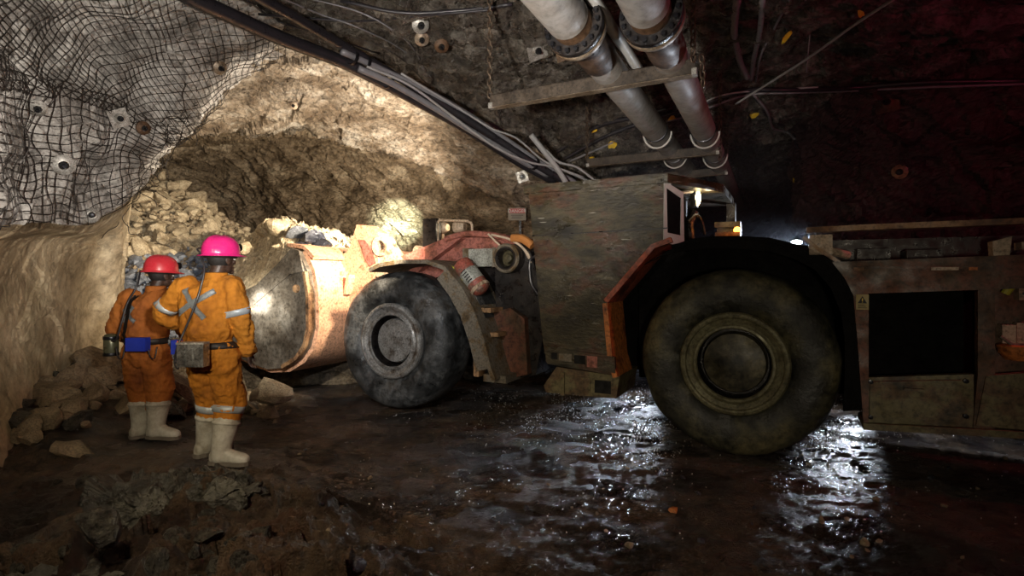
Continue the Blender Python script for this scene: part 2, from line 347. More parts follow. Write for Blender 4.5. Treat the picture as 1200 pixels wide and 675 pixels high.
# drawpoint cave: roof brow, hollow, back wall, right pillar
cab_line = [W(60,-130,4.4),W(200,-20,5.7),W(260,12,6.3),W(330,38,7),W(400,62,7.6),W(470,88,8.1),W(540,122,8.6),W(610,163,9.2),W(690,212,9.8),W(740,230,11)]
G_cave = [cab_line,
 [W(40,-20,6),W(175,70,7.2),W(240,80,7.7),W(305,85,8.1),W(380,95,8.5),W(450,115,8.8),W(530,147,9.2),W(600,187,9.5),W(690,240,10),W(760,260,11)],
 [W(40,60,8),W(165,150,8.4),W(215,146,8.7),W(280,142,9.1),W(350,140,9.5),W(430,155,9.9),W(515,185,10),W(588,222,9.8),W(690,270,10),W(760,290,11)],
 [W(40,150,11),W(150,168,11),W(205,164,11.6),W(270,162,12.2),W(340,165,12.0),W(425,185,11.6),W(510,215,11),W(585,245,10.1),W(690,290,10),W(760,300,11)],
 [W(40,230,12.5),W(150,215,13),W(205,215,13.6),W(270,220,13.9),W(340,225,13),W(425,235,12.4),W(510,250,11.5),W(585,270,10.4),W(690,310,10),W(760,310,11)],
 [W(40,320,13),W(150,320,13.2),W(205,320,13.6),W(270,320,13.8),W(340,320,13),W(425,320,12.4),W(510,320,11.6),W(585,320,10.5),W(690,340,10),W(760,340,11)],
 [W(40,440,12.5),W(150,430,12.7),W(205,430,13),W(270,430,13),W(340,430,12.4),W(425,430,12),W(510,430,11.5),W(585,430,10.5),W(690,440,10),W(760,440,11)],
]
S_cave = patch(G_cave, 380, 460)
D_cave = displace(S_cave, .14, .09, .03, 1.0, 1.8, 11, (1, 1, 1.2), bed=.17, bdir=(.5, -.25, .8))
env('wall_back_brow', D_cave[:152], 'rock_brow'); env('wall_back', D_cave[145:], 'rock_shade')

# roof over the drift, running right and back from the cable line
A = Vector((.4226, .9063, 0)); B = Vector((.9063, -.4226, 0))
line = [Vector((-6.2, -2.5, 4.6)), Vector((-4.8, 1.2, 4.6)), Vector((-4.1, 3.4, 4.65))]+[Vector(p) for p in cab_line[1:9]]+[Vector((2.6, 12.4, 4.1)), Vector((4.6, 16.5, 4.0)), Vector((7.5, 22, 4.0))]
rows = []
for k, (sd, z) in enumerate([(0, 0), (.35, 4.25), (1.1, 4.2), (2.2, 4.3), (3.4, 4.4), (5, 4.5), (7, 4.5), (10, 4.4)]):
    wz = [0, .12, .35, .7, 1, 1, 1, 1][k]; rows.append([Vector(((p+B*sd).x, (p+B*sd).y, p.z*(1-wz)+wz*z+.06*(k > 0))) for p in line])
S_roof = patch(rows, 280, 420)
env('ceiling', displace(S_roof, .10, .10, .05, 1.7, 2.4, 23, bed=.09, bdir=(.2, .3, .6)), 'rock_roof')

# far rib on the right, turning into the drift that runs away behind the machine
def WL(x, y, z): return LW((x, y, z))
prof = [(-.4, .0), (.8, -.25), (2.0, -.35), (3.2, -.1), (4.0, .35), (4.7, 1.0)]
G_right = [[WL(3.2, 14+0*dy, z), WL(1.9, 10, z), WL(.95, 7.0, z), WL(.62, 5.3-dy*.4, z), WL(1.2, 4.6-dy*.8, z), WL(2.6, 4.35-dy, z), WL(4.3, 4.3-dy, z), WL(6.5, 4.0-dy, z), WL(9, 3.2-dy, z)] for z, dy in prof]
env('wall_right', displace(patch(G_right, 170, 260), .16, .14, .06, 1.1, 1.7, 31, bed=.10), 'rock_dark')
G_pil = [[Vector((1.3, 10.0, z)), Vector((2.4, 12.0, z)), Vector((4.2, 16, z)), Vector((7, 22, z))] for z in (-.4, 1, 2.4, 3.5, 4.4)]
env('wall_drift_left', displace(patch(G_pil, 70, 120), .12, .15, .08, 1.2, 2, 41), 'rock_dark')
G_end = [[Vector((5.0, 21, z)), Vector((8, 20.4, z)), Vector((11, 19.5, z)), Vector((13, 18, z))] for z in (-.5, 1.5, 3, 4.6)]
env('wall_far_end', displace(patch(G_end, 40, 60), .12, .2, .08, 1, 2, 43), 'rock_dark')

# muck pile sliding out of the drawpoint
G_pile = [
 [W(90,150,13.2),W(140,178,12.9),W(180,192,12.6),W(222,222,12.3),W(265,255,12),W(310,290,11.8),W(360,335,11.4),W(430,400,11)],
 [W(90,215,11.4),W(135,235,11.2),W(178,245,11),W(225,265,10.8),W(270,287,10.6),W(320,318,10.4),W(370,350,10.2),W(430,410,10)],
 [W(80,290,9.8),W(125,300,9.6),W(176,300,9.5),W(226,312,9.4),W(275,328,9.3),W(322,350,9.2),W(372,378,9),W(430,420,9)],
 [W(75,370,8.4),W(120,372,8.3),W(176,375,8.2),W(226,380,8.1),W(262,400,8.1),W(300,450,8.3),W(350,480,8.4),W(430,490,8.4)],
 [W(70,450,7.2),W(115,452,7.1),W(170,455,7),W(226,468,7),W(262,490,7.1),W(300,510,7.2),W(350,520,7.3),W(430,520,7.4)],
]
S_pile = patch(G_pile, 130, 120)
D_pile = displace(S_pile, .1, .10, .05, 2.5, 4, 51)
o_pile = gmesh('muck_pile', D_pile, 'muck_shade', False)
tag(o_pile, 'long slope of fine tan broken muck spilling from the dark hollow', 'muck pile', kind='stuff')
BV.append(BVHTree.FromPolygons([Vector(v.co) for v in o_pile.data.vertices], [tuple(p.vertices) for p in o_pile.data.polygons]))

# floor
def bumps(x, y):
    z = np.zeros_like(x)
    for cx, cy, r, h in ((-2.3, 4.4, .9, .17), (-3.45, 5.15, .9, .10), (-4.9, 6.1, 1.0, .55), (-4.5, 5.0, .7, .3), (-3.9, 4.2, .8, .10), (-5.4, 7.2, 1.0, .35)):
        z += h*np.exp(-((x-cx)**2+(y-cy)**2)/(r*r)*1.2)
    return z
def floor_base(x, y):
    z = bumps(x, y)
    m = fbm(np.stack([x*1.6, y*1.6, x*0+3], 1), 4, 71)
    mound = .16*np.exp(-(((x+2.15)/.55)**2+((y-3.62)/.28)**2))+.09*np.exp(-(((x+1.55)/.6)**2+((y-3.75)/.3)**2))+.17*np.exp(-(((x+2.3)/1.0)**2+((y-2.9)/.4)**2))+.10*np.exp(-(((x+1.0)/.6)**2+((y-2.8)/.5)**2))
    z += mound*(1+.5*m)+smooth(.01, .09, mound)*(.10*facet(np.stack([x*3.1, y*3.1, x*0], 1), 77)+.05*fbm(np.stack([x*8, y*8, x*0], 1), 6, 78, True)+.03*facet(np.stack([x*8, y*8, x*0], 1), 79))
    return z
nx, ny = 560, 560
ys = .9+(np.linspace(0, 1, ny)**1.8)*17.5
xs = np.linspace(-1, 1, nx)
X = xs[None, :]*(2.2+ys[:, None]*1.15); Y = np.repeat(ys[:, None], nx, 1)
x, y = X.ravel(), Y.ravel()
P3 = np.stack([x, y, np.zeros_like(x)], 1)
feet = np.exp(-(((x+2.37)**2+(y-4.37)**2)/.09))+np.exp(-(((x+3.4)**2+(y-5.13)**2)/.09))
rough_mask = (1-.85*np.clip(feet, 0, 1))*np.clip(.35+1.0*smooth(-.2, -1.4, x)*smooth(5.2, 3.2, y)+.5*smooth(4.0, 2.4, y)+.6*smooth(-3.6, -4.4, x), .3, 1.5)
near_machine = np.exp(-(((x-2.17)/1.0)**2+((y-5.28)/.6)**2))
z = floor_base(x, y)+rough_mask*(.028*fbm(P3*1.3, 4, 61)+.035*facet(P3*np.array([3.2, 4.2, 1])+.2*fbm(P3*3, 3, 66)[:, None], 62)+.026*fbm(P3*np.array([5, 8, 1]), 6, 64, True)+.016*facet(P3*10+.3*fbm(P3*5, 3, 68)[:, None], 63)+.008*facet(P3*25, 67))
z += .05*smooth(.3, 1, fbm(P3*np.array([.9, 2.2, 1]), 3, 65))*rough_mask
z -= .015
G_floor = np.stack([X, Y, z.reshape(X.shape)], 2)
me_f = gmesh('floor', G_floor, 'mud', False); me_f['kind'] = 'structure'
BVF = BVHTree.FromPolygons([Vector(v.co) for v in me_f.data.vertices], [tuple(p.vertices) for p in me_f.data.polygons]); BV.append(BVF)
def ground(px, py):
    h = BVF.ray_cast(Vector((px, py, 3)), Vector((0, 0, -1))); return h[0].z if h[0] else 0

# ------------------------------------------------------------------ rocks
def rock_mesh(name, seed, flat=1.0, cuts=9, sub=2):
    r = random.Random(seed); bm = BM(); bmesh.ops.create_icosphere(bm, subdivisions=sub, radius=.62)
    for v in bm.verts: v.co.z *= flat
    for _ in range(cuts):
        n = Vector((r.gauss(0, 1), r.gauss(0, 1), r.gauss(0, 1)*1.1)).normalized(); d = r.uniform(.28, .5)*(.6+.4*flat)
        for v in bm.verts:
            e = v.co.dot(n)-d
            if e > 0: v.co -= n*e
    for v in bm.verts: v.co += Vector((r.gauss(0, .012), r.gauss(0, .012), r.gauss(0, .012)))
    me = bpy.data.meshes.new(name); bm.to_mesh(me); bm.free(); return me
ROCKS = {}
def rmesh(mname, k):
    key = (mname, k)
    if key not in ROCKS:
        me = rock_mesh('rock_'+mname, 100+k, [1, .8, .55, .9, .7, .45, 1, .6][k % 8]); me.materials.append(M[mname]); ROCKS[key] = me
    return ROCKS[key]
def rock(p, size, mname, label, group=None, k=None, cat='rock', sc=None, rot=None, name='rock'):
    k = random.randrange(8) if k is None else k
    o = bpy.data.objects.new(name, rmesh(mname, k)); COL.objects.link(o); o.location = p
    s = sc or (random.uniform(.8, 1.35), random.uniform(.75, 1.15), random.uniform(.7, 1.0)); o.scale = [size*q for q in s]
    o.rotation_euler = rot or (random.uniform(-.6, .6), random.uniform(-.6, .6), random.uniform(0, 6.28))
    return tag(o, label, cat, group)
PB = BV[-2]
def pile_at(px, py):
    o = Vector((0, 0, CAMZ)); h = PB.ray_cast(o, (W(px, py, 1)-o).normalized()); return h
# big rocks of the tan upper slope
cnt = 0
pts2 = []
def scatter(n, poly, mind, f):
    got = 0; tries = 0
    while got < n and tries < n*60:
        tries += 1
        px = random.uniform(*poly[0]); py = random.uniform(*poly[1])
        if not poly[2](px, py): continue
        if any((px-a)**2+(py-b)**2 < mind*mind for a, b in pts2): continue
        pts2.append((px, py)); f(px, py); got += 1
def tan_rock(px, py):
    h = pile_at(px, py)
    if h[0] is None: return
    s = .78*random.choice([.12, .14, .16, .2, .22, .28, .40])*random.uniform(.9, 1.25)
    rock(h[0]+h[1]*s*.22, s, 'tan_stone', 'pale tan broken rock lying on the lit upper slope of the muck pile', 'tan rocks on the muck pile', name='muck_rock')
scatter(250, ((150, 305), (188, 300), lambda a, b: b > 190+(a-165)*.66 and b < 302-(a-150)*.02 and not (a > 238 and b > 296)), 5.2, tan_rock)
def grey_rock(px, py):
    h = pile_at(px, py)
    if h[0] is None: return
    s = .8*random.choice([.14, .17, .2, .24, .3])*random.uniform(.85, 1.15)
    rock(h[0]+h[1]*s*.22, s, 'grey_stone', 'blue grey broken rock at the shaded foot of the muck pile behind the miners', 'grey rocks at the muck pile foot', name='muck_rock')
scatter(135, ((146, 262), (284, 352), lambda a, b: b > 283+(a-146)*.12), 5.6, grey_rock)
# fine rubble between them: uncountable
def rubble(name, fn, n, mname, smin, smax, label, cat='rubble'):
    bms = BM(); base = [rock_mesh('tmp', 300+k, .75, 6, 1) for k in range(4)]
    vs, fs = [], []
    for _ in range(n):
        p = fn()
        if p is None: continue
        s = random.uniform(smin, smax); me = random.choice(base)
        m = Matrix.Translation(p) @ Euler((random.uniform(0, 6), random.uniform(0, 6), random.uniform(0, 6))).to_matrix().to_4x4() @ Matrix.Diagonal((s*random.uniform(.7, 1.4), s, s*random.uniform(.6, 1), 1))
        off = len(vs); vs += [m @ v.co for v in me.vertices]; fs += [[off+i for i in q.vertices] for q in me.polygons]
    bms.free()
    for b in base: bpy.data.meshes.remove(b)
    me = bpy.data.meshes.new(name); me.from_pydata(vs, [], fs)
    return tag(link(name, me, mname, None, False), label, cat, kind='stuff')
def on_pile(x0, x1, y0, y1):
    def f():
        px = random.uniform(x0, x1); py = random.uniform(max(y0, 188+(px-165)*.66), y1)
        h = pile_at(px, py); return h[0] if h[0] is not None else None
    return f
rubble('tan_rubble', on_pile(140, 320, 188, 318), 2600, 'tan_stone_dim', .04, .13, 'small tan rubble filling the gaps over the upper muck slope')  # darker stone, shadow of the gaps put into its colour
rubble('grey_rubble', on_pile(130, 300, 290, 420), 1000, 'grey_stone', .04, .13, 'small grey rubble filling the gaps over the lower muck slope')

# rubble heap at the pillar foot
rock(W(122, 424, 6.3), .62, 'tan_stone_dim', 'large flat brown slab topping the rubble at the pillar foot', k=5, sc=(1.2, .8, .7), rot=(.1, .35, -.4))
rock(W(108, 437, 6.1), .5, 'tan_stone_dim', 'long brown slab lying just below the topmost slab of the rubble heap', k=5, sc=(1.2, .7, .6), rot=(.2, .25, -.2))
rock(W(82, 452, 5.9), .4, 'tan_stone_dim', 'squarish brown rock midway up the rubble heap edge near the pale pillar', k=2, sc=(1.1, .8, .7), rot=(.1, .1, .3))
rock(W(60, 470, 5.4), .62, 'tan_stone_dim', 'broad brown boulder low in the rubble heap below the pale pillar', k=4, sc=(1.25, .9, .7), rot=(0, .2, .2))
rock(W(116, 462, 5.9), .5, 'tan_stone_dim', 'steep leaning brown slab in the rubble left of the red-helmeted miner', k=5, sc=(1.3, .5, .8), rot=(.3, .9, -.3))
rock(W(33, 497, 4.9), .55, 'mud_rock', 'large wet dark boulder at the far left foot of the rubble heap', k=3)
def heap(px, py, D, lab, grp, mname, s):
    p = W(px, py, D); z0 = ground(p.x, p.y)
    rock(Vector((p.x, p.y, z0+s*.12)), s, mname, lab, grp)
for _ in range(70):
    a = random.uniform(-5.6, -3.7); b = random.uniform(4.6, 7.0)
    if (a+3.45)**2+(b-5.15)**2 < .3: continue
    s = random.uniform(.1, .34)
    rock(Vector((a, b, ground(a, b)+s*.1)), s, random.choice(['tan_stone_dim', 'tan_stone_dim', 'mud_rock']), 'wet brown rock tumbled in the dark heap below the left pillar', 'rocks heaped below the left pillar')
# rocks between the miners and bucket
rock(W(318, 458, 6.6), .36, 'tan_stone', 'pale tan faceted rock on the floor just below the bucket', k=0, sc=(1.25, .9, .75), rot=(.1, .2, .3))
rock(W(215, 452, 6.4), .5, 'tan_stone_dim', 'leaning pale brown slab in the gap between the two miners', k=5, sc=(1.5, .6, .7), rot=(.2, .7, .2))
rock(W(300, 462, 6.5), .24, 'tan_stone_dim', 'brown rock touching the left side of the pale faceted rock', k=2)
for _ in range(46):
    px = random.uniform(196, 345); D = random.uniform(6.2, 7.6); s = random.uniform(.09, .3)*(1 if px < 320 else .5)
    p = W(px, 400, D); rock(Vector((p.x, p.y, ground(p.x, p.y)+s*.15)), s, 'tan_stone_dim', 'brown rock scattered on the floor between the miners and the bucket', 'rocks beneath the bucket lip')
# foreground
rock(W(118, 615, 2.75), .22, 'mud_rock', 'olive grey upright block in the left foreground mud', k=1, sc=(1.1, .8, 1.1), rot=(.2, .5, .5))
def outcrop(px, py, D, sx, sy, sz, seed, label, rotz=0):
    bm = BM(); bmesh.ops.create_icosphere(bm, subdivisions=6, radius=1); co = np.array([v.co[:] for v in bm.verts])
    q = co*np.array([sx, sy, sz]); off = np.array([seed*3.1, seed*1.7, 0])
    d = .16*facet(q*3.2+off, 5)+.10*facet(q*7+off+.25*fbm(q*5, 3, 2)[:, None], 6)+.05*fbm(q*9+off, 5, 7, True)+.03*facet(q*17+off, 8)
    q = q+co*d[:, None]*np.array([.6, .45, .8])+np.stack([.05*fbm(q*4+k*5+off, 3, 11+k) for k in range(3)], 1)
    for v, c in zip(bm.verts, q): v.co = Vector(c)
    o = obj('boulder', bm, 'mud_rock'); p = W(px, py, D); o.location = (p.x, p.y, ground(p.x, p.y)-.05); o.rotation_euler = (0, 0, rotz); return tag(o, label, 'boulder')
outcrop(178, 585, 3.55, .34, .20, .17, 1, 'craggy mud-caked boulder in front of the miners, left of the two outcrops', .1)
outcrop(262, 578, 3.65, .32, .17, .13, 2, 'low dark ridged boulder near the white boots, right of the two outcrops', -.15)
outcrop(60, 648, 2.7, .30, .18, .10, 3, 'low broken boulder at the bottom left corner of the mud', .3)
rock(W(415, 660, 2.95), .11, 'black_stone', 'small glossy stone at the bottom centre left of the mud', k=2, rot=(0, .1, .2))
rock(W(788, 597, 3.93), .075, 'orange_flange', 'small rusty orange pebble on the mud below the big rear wheel', k=3, rot=(0, .1, .2), cat='pebble', name='pebble')
for _ in range(60):
    px = random.uniform(330, 1180); py = random.uniform(530, 672); D = F*CAMZ/(py-HY); p = W(px, py, D); s = random.uniform(.02, .055)
    rock(Vector((p.x, p.y, ground(p.x, p.y)+s*.2)), s, random.choice(['black_stone', 'tan_stone_dim']), 'small pebble half sunk in the dark wet foreground mud', 'pebbles in the foreground mud', cat='pebble', name='pebble')
for _ in range(45):
    px = random.uniform(0, 330); py = random.uniform(555, 675); D = F*(CAMZ-.15)/(py-HY); p = W(px, py, D); s = random.uniform(.05, .17)
    rock(Vector((p.x, p.y, ground(p.x, p.y)+s*.05)), s, 'mud_rock', 'wet dark stone in the broken mud of the left foreground', 'dark stones of the left foreground')

# pale chips standing in for glints of the wet mud: uncountable
def glint_pt():
    k = random.random()
    if k < .42: px, py = random.gauss(680, 70), random.gauss(470, 22)
    elif k < .60: px, py = random.gauss(764, 20), random.gauss(500, 30)
    elif k < .84: px, py = random.gauss(974, 20), random.gauss(508, 28)
    elif k < .90: px, py = random.uniform(1000, 1200), random.gauss(500, 8)
    else: px, py = random.uniform(420, 1220), 480+150*random.random()**1.6
    if py < 436 or py > 640: return None
    p = W(px, py, F*CAMZ/(py-HY)); return Vector((p.x, p.y, ground(p.x, p.y)+.002))
M['grit'] = mat('glint_chips', [(.4, (.30, .22, .15)), (.55, (.75, .72, .68))], 3, (.1, .3), 0, 0, spec=.8)
rubble('grit', glint_pt, 3800, 'grit', .006, .013, 'pale chips standing in for wet glints on the mud around the big wheel', 'grit')

# ================================================================== THE LOADER
loader = thing('loader', O, 'big worn articulated mine loader with two huge tires and a full bucket', 'loader', rotz=TH)
def part(name, bm, m, parent=None, bevel=.01, ang=35, label=None, sm=True):
    o = obj(name, bm, m, parent or loader, bevel=bevel)
    if sm: autosmooth(o, ang)
    if label: o['label'] = label
    return o
def xz(px, py, Y): p = L(px, py, Y); return (p.x, p.z)

# --- wheels: tire with rounded shoulders and worn lugs; rim and hub as sub-parts
def wheel(X, Y, side, tm, rm, hubm, dome):
    R = .875; m = axis_m((X, Y, R), (0, -side, 0)); bm = BM()
    prof = [(.44, -.18), (.47, -.27), (.56, -.325), (.68, -.335), (.78, -.31), (.835, -.26), (.865, -.17), (.872, 0), (.865, .17), (.835, .26), (.78, .31), (.68, .335), (.56, .325), (.47, .27), (.44, .18)]
    lathe(bm, prof, m, 96, False)
    for v in bm.verts:                    # worn, cut and lumpy rubber
        q = v.co-Vector((X, Y, R)); w = vnoise(np.array([[v.co.x*5, v.co.y*5, v.co.z*5]]), 3)[0]+.6*vnoise(np.array([[v.co.x*14, v.co.y*14, v.co.z*14]]), 4)[0]
        v.co += q.normalized()*(w*.008)
    t = obj('wheel', bm, tm, loader); autosmooth(t, 40)
    bm = BM()
    lathe(bm, [(.475, .20), (.475, .318), (.462, .338), (.44, .345), (.425, .338), (.415, .32), (.375, .30), (.362, .305), (.35, .318), (.33, .32), (.320, .305)], m, 72, False)
    rim = obj('rim', bm, rm, t); autosmooth(rim, 30)
    bm = BM(); lathe(bm, [(.320, .305), (.314, .20), (.314, .10), (.275, .10)], m, 72, False); rc = obj('hub_recess', bm, 'soot', t); autosmooth(rc, 40)  # black stands in for the deep shade inside the recess
    bm = BM()
    lathe(bm, [(.285, .08), (.285, .10), (.28, .20), (.268, .235), (.20, dome*.55+.235), (.10, dome+.235), (0, dome+.25)], m, 64, False)
    hub = obj('hub', bm, hubm, t); autosmooth(hub, 40)
    return t
wheel(0, 0, 1, 'tire_mud', 'rim_olive', 'grease', .03)['label'] = 'muddy nearest rear wheel with olive rim'
wheel(-3.98, 0, 1, 'tire', 'rim', 'rim', .015)['label'] = 'grey scuffed front wheel with steel rim'
wheel(0, 1.95, -1, 'tire_mud', 'rim_olive', 'grease', .03)['label'] = 'rear wheel on the far side'
wheel(-3.98, 1.95, -1, 'tire', 'rim', 'rim', .015)['label'] = 'front wheel on the far side'
for x_ in (0, -3.98):
    bm = BM(); tube(bm, [(x_, .2, .875), (x_, 1.75, .875)], .2, 16); part('axle', bm, 'soot', bevel=0)

# --- bucket
bprof = [(-5.47, 2.02), (-5.30, 1.75), (-5.235, 1.45), (-5.225, 1.0), (-5.30, .75), (-5.46, .56), (-5.74, .42), (-6.1, .38), (-6.45, .44), (-6.95, .58), (-7.5, .82), (-8.0, 1.04), (-8.2, 1.15)]
top = [(-8.15, 1.2), (-7.5, 1.27), (-6.9, 1.36), (-6.3, 1.55), (-5.85, 1.85), (-5.58, 2.06)]
bm = BM(); strip(bm, bprof, -.35, 2.29, .06); bucket = part('bucket', bm, 'arm', None, .006, label='bucket with dark steel cheeks and orange curved back')
for y0 in (-.42, 2.29): bm = BM(); prism(bm, bprof+top, y0, y0+.07); part('bucket_cheek', bm, 'bucket', bucket, .008, label='dark worn steel side cheek')
bm = BM(); strip(bm, [(-5.78, 2.10), (-5.47, 2.06), (-5.28, 1.92)], -.35, 2.29, .05); part('spill_guard', bm, 'arm', bucket, .006, label='pale orange spill guard edge')
bm = BM()                                # worn edge bands on the outside of the cheek
prism(bm, [(-5.44, 2.03), (-5.58, 2.07), (-5.85, 1.86), (-6.3, 1.56), (-6.9, 1.37), (-6.9, 1.15), (-6.35, 1.28), (-5.9, 1.55), (-5.6, 1.72), (-5.36, 1.75)], -.445, -.42)
part('cheek_plate', bm, 'bucket', bucket, .006)
bm = BM(); strip(bm, [(-5.30, 1.75), (-5.235, 1.45), (-5.225, 1.0), (-5.30, .75), (-5.46, .56), (-5.74, .42)], -.47, -.36, -.05); part('heel_band', bm, 'rail', bucket, .005, label='rusty orange wear band on the bucket heel')
for (a, c, r_) in ((-5.50, 1.52, .055), (-6.42, 1.22, .03)):
    bm = BM(); lathe(bm, [(r_, 0), (r_, .03), (r_*.7, .04), (0, .04)], axis_m((a, -.42, c), (0, -1, 0)), 20); part('pin_cap', bm, 'rail', bucket, 0)

# --- lift arms
arm_px = [(366, 322), (385, 306), (405, 296), (410, 290), (418, 263), (430, 264), (444, 273), (441, 288), (444, 312), (434, 333), (425, 352), (410, 372), (388, 350), (366, 340)]
for Y0 in (.22, 1.42):
    pts = [xz(px, py, .22) for px, py in arm_px if Y0 < 1 or py > 292]
    bm = BM(); prism(bm, pts, Y0, Y0+.22)
    a = part('lift_arm', bm, 'arm', None, .015)
    if Y0 < 1:
        rp = [xz(px, py, .2) for px, py in ((420, 281), (427, 281), (434, 290), (440, 308), (433, 312), (428, 305))]
        bm = BM(); prism(bm, rp, .205, .222); part('pad_plate', bm, 'hood', a, .003, label='dull red plate on the lift arm')
        for q in ((397, 335, 404, 318), (408, 345, 412, 322)):
            bm = BM(); p0, p1 = xz(q[0], q[1], .2), xz(q[2], q[3], .2); prism(bm, [p0, p1, (p1[0]+.05, p1[1]), (p0[0]+.05, p0[1])], .10, .225)
            part('gusset', bm, 'arm', a, .004)
bm = BM(); prism(bm, [xz(372, 324, .25), xz(420, 310, .25), xz(430, 345, .25), xz(405, 395, .25), xz(378, 372, .25)], .28, 1.55); part('cross_member', bm, 'arm', None, .03)
bm = BM(); c = L(446, 288, .22)
lathe(bm, [(.075, .0), (.14, 0), (.15, .02), (.15, .18), (.14, .2), (.075, .2), (.075, 0)], axis_m((c.x, .40, c.z), (0, -1, 0)), 32, False)
prism(bm, [(c.x-.1, c.z-.12), (c.x+.14, c.z+.02), (c.x+.42, c.z-.30), (c.x+.30, c.z-.42), (c.x+.10, c.z-.26), (c.x-.02, c.z-.46), (c.x-.1, c.z-.42)], .24, .40)
part('pivot_boss', bm, 'cream', None, .008)
bm = BM(); tube(bm, [(c.x+.1, .9, c.z-.05), (c.x+.75, .9, c.z-.12)], .09, 16); tube(bm, [(c.x+.7, .9, c.z-.12), (c.x+1.2, .9, c.z-.2)], .05, 12); part('tilt_cylinder', bm, 'cream', None, .004)

# --- front frame
hp = [(436, 322), (452, 310), (470, 299), (500, 288), (528, 276), (552, 272), (588, 275), (606, 283), (624, 292), (632, 330), (634, 440), (600, 446), (580, 446), (470, 400), (436, 350)]
bm = BM(); prism(bm, [xz(a, b, .34) for a, b in hp], .46, 1.5); part('front_frame', bm, 'soot', None, .03)
bm = BM(); prism(bm, [xz(a, b, .34) for a, b in ((436, 321), (452, 309), (470, 298), (500, 287), (528, 275), (552, 271), (588, 274), (606, 282), (608, 292), (548, 292), (546, 318), (500, 326), (440, 330))], .42, 1.55); part('hood', bm, 'hood', None, .03)
bm = BM(); prism(bm, [xz(a, b, .30) for a, b in ((455, 312), (470, 300), (500, 288), (528, 276), (540, 279), (512, 300), (490, 318))], .30, .45); part('hood_cheek', bm, 'hood', None, .02)
bm = BM(); tube(bm, spline([L(522, 280, .3), L(548, 274, .3), L(585, 277, .3), L(605, 286, .3), L(624, 298, .3)], 6), .04, 8); part('hood_rail', bm, 'hood', None, 0)
# dark articulation plate with the round motor
bm = BM(); prism(bm, [xz(a, b, .08) for a, b in ((578, 296), (590, 287), (606, 285), (620, 295), (630, 330), (634, 400), (626, 440), (596, 445), (580, 400))], .12, .45); part('side_plate', bm, 'soot', None, .02)
c = L(598, 303, .08); bm = BM()
lathe(bm, [(.10, .05), (.10, .16), (.12, .18), (.165, .18), (.175, .16), (.175, 0)], axis_m((c.x, .13, c.z), (0, -1, 0)), 40, False)
mo = part('drive_motor', bm, 'soot', None, 0)
bm = BM(); lathe(bm, [(.175, .165), (.16, .19), (.145, .19), (.13, .175)], axis_m((c.x, .13, c.z), (0, -1, 0)), 40, False); part('motor_ring', bm, 'fender', mo, 0)
bm = BM(); lathe(bm, [(.1, .06), (.06, .08), (.05, .12), (0, .13)], axis_m((c.x, .13, c.z), (0, -1, 0)), 24, False); part('motor_shaft', bm, 'grease', mo, 0)
bm = BM(); p, q = xz(551, 292, .1), xz(588, 312, .1); box(bm, (p[0], .06, q[1]), (q[0], .34, p[1])); bx_ = part('junction_box', bm, 'white_panel', None, .012)
bm = BM(); box(bm, (p[0]-.08, .05, q[1]-.01), (p[0], .3, p[1]+.01)); box(bm, (q[0]-.1, .045, q[1]-.01), (q[0]-.06, .06, p[1]+.01)); part('box_bracket', bm, 'fender', bx_, .006)
# fender over the front wheel
fp = [(434, 319), (446, 313), (470, 309), (500, 309), (520, 316), (538, 338), (552, 364), (563, 396), (572, 432), (577, 446)]
bm = BM(); strip(bm, [xz(a, b, -.36) for a, b in fp], -.38, .30, .05); fe = part('front_fender', bm, 'fender', None, .008)
bm = BM(); strip(bm, [xz(a, b, -.36) for a, b in ((522, 316), (538, 338), (552, 364), (563, 396), (572, 432))], -.36, -.30, -.16); part('fender_web', bm, 'fender', fe, .008)
bm = BM(); tube(bm, spline([L(514, 313, -.2), L(530, 313, -.22), L(541, 322, -.25), L(541, 334, -.25)], 6), .012, 8); part('yellow_hose', bm, 'yellow_hose', None, 0)
bm = BM(); prism(bm, [xz(a, b, -.1) for a, b in ((538, 322), (552, 322), (574, 372), (562, 376))], -.2, .2); part('hose_guard', bm, 'tire', None, .01)
# suppression bottle, slanted
a, b = L(539, 306, -.18), L(570, 347, -.18); d = (b-a).normalized(); bm = BM()
lathe(bm, [(0, 0), (.06, .0), (.105, .03), (.115, .08), (.115, .42), (.10, .46), (.05, .49), (0, .49)], axis_m(a, d), 28, False); ex = part('extinguisher_bottle', bm, 'ext_red', None, 0)
bm = BM(); lathe(bm, [(.117, .17), (.119, .175), (.119, .33), (.117, .335)], axis_m(a, d), 28, False)
o = part('bottle_label', bm, 'white_panel', ex, 0, label='whitish printed label band on the bottle')
bm = BM(); sd = Vector((0, -1, 0)); w_ = d.cross(sd)
for k in range(5):
    cc = a+d*(.17+k*.035)+sd*.118; box(bm, (-.04, -.004, -.006), (.03, .004, .006), Matrix.Translation(cc) @ Matrix(((w_.x, sd.x, d.x, 0), (w_.y, sd.y, d.y, 0), (w_.z, sd.z, d.z, 0), (0, 0, 0, 1))))
part('label_print', bm, 'dark_mark', ex, 0)
bm = BM(); lathe(bm, [(.12, .40), (.124, .405), (.124, .44), (.12, .445)], axis_m(a, d), 28, False); part('clamp_band', bm, 'cream', ex, 0)
# brackets under the bottle, ochre
bm = BM()
for (x0, y0, x1, y1) in ((556, 360, 580, 366), (557, 372, 572, 378), (566, 388, 588, 394), (566, 404, 580, 424)):
    p, q = xz(x0, y0, -.1), xz(x1, y1, -.1); box(bm, (p[0], -.2, q[1]), (q[0], .1, p[1]))
p, q = xz(560, 376, -.1), xz(566, 440, -.1); box(bm, (p[0], -.2, q[1]), (q[0], -.05, p[1])); part('step_bracket', bm, 'rail', None, .008)
p, q = xz(574, 436, -.1), xz(600, 447, -.1); bm = BM(); box(bm, (p[0], -.25, q[1]), (q[0], .3, p[1])); part('lower_bracket', bm, 'fender', None, .01)
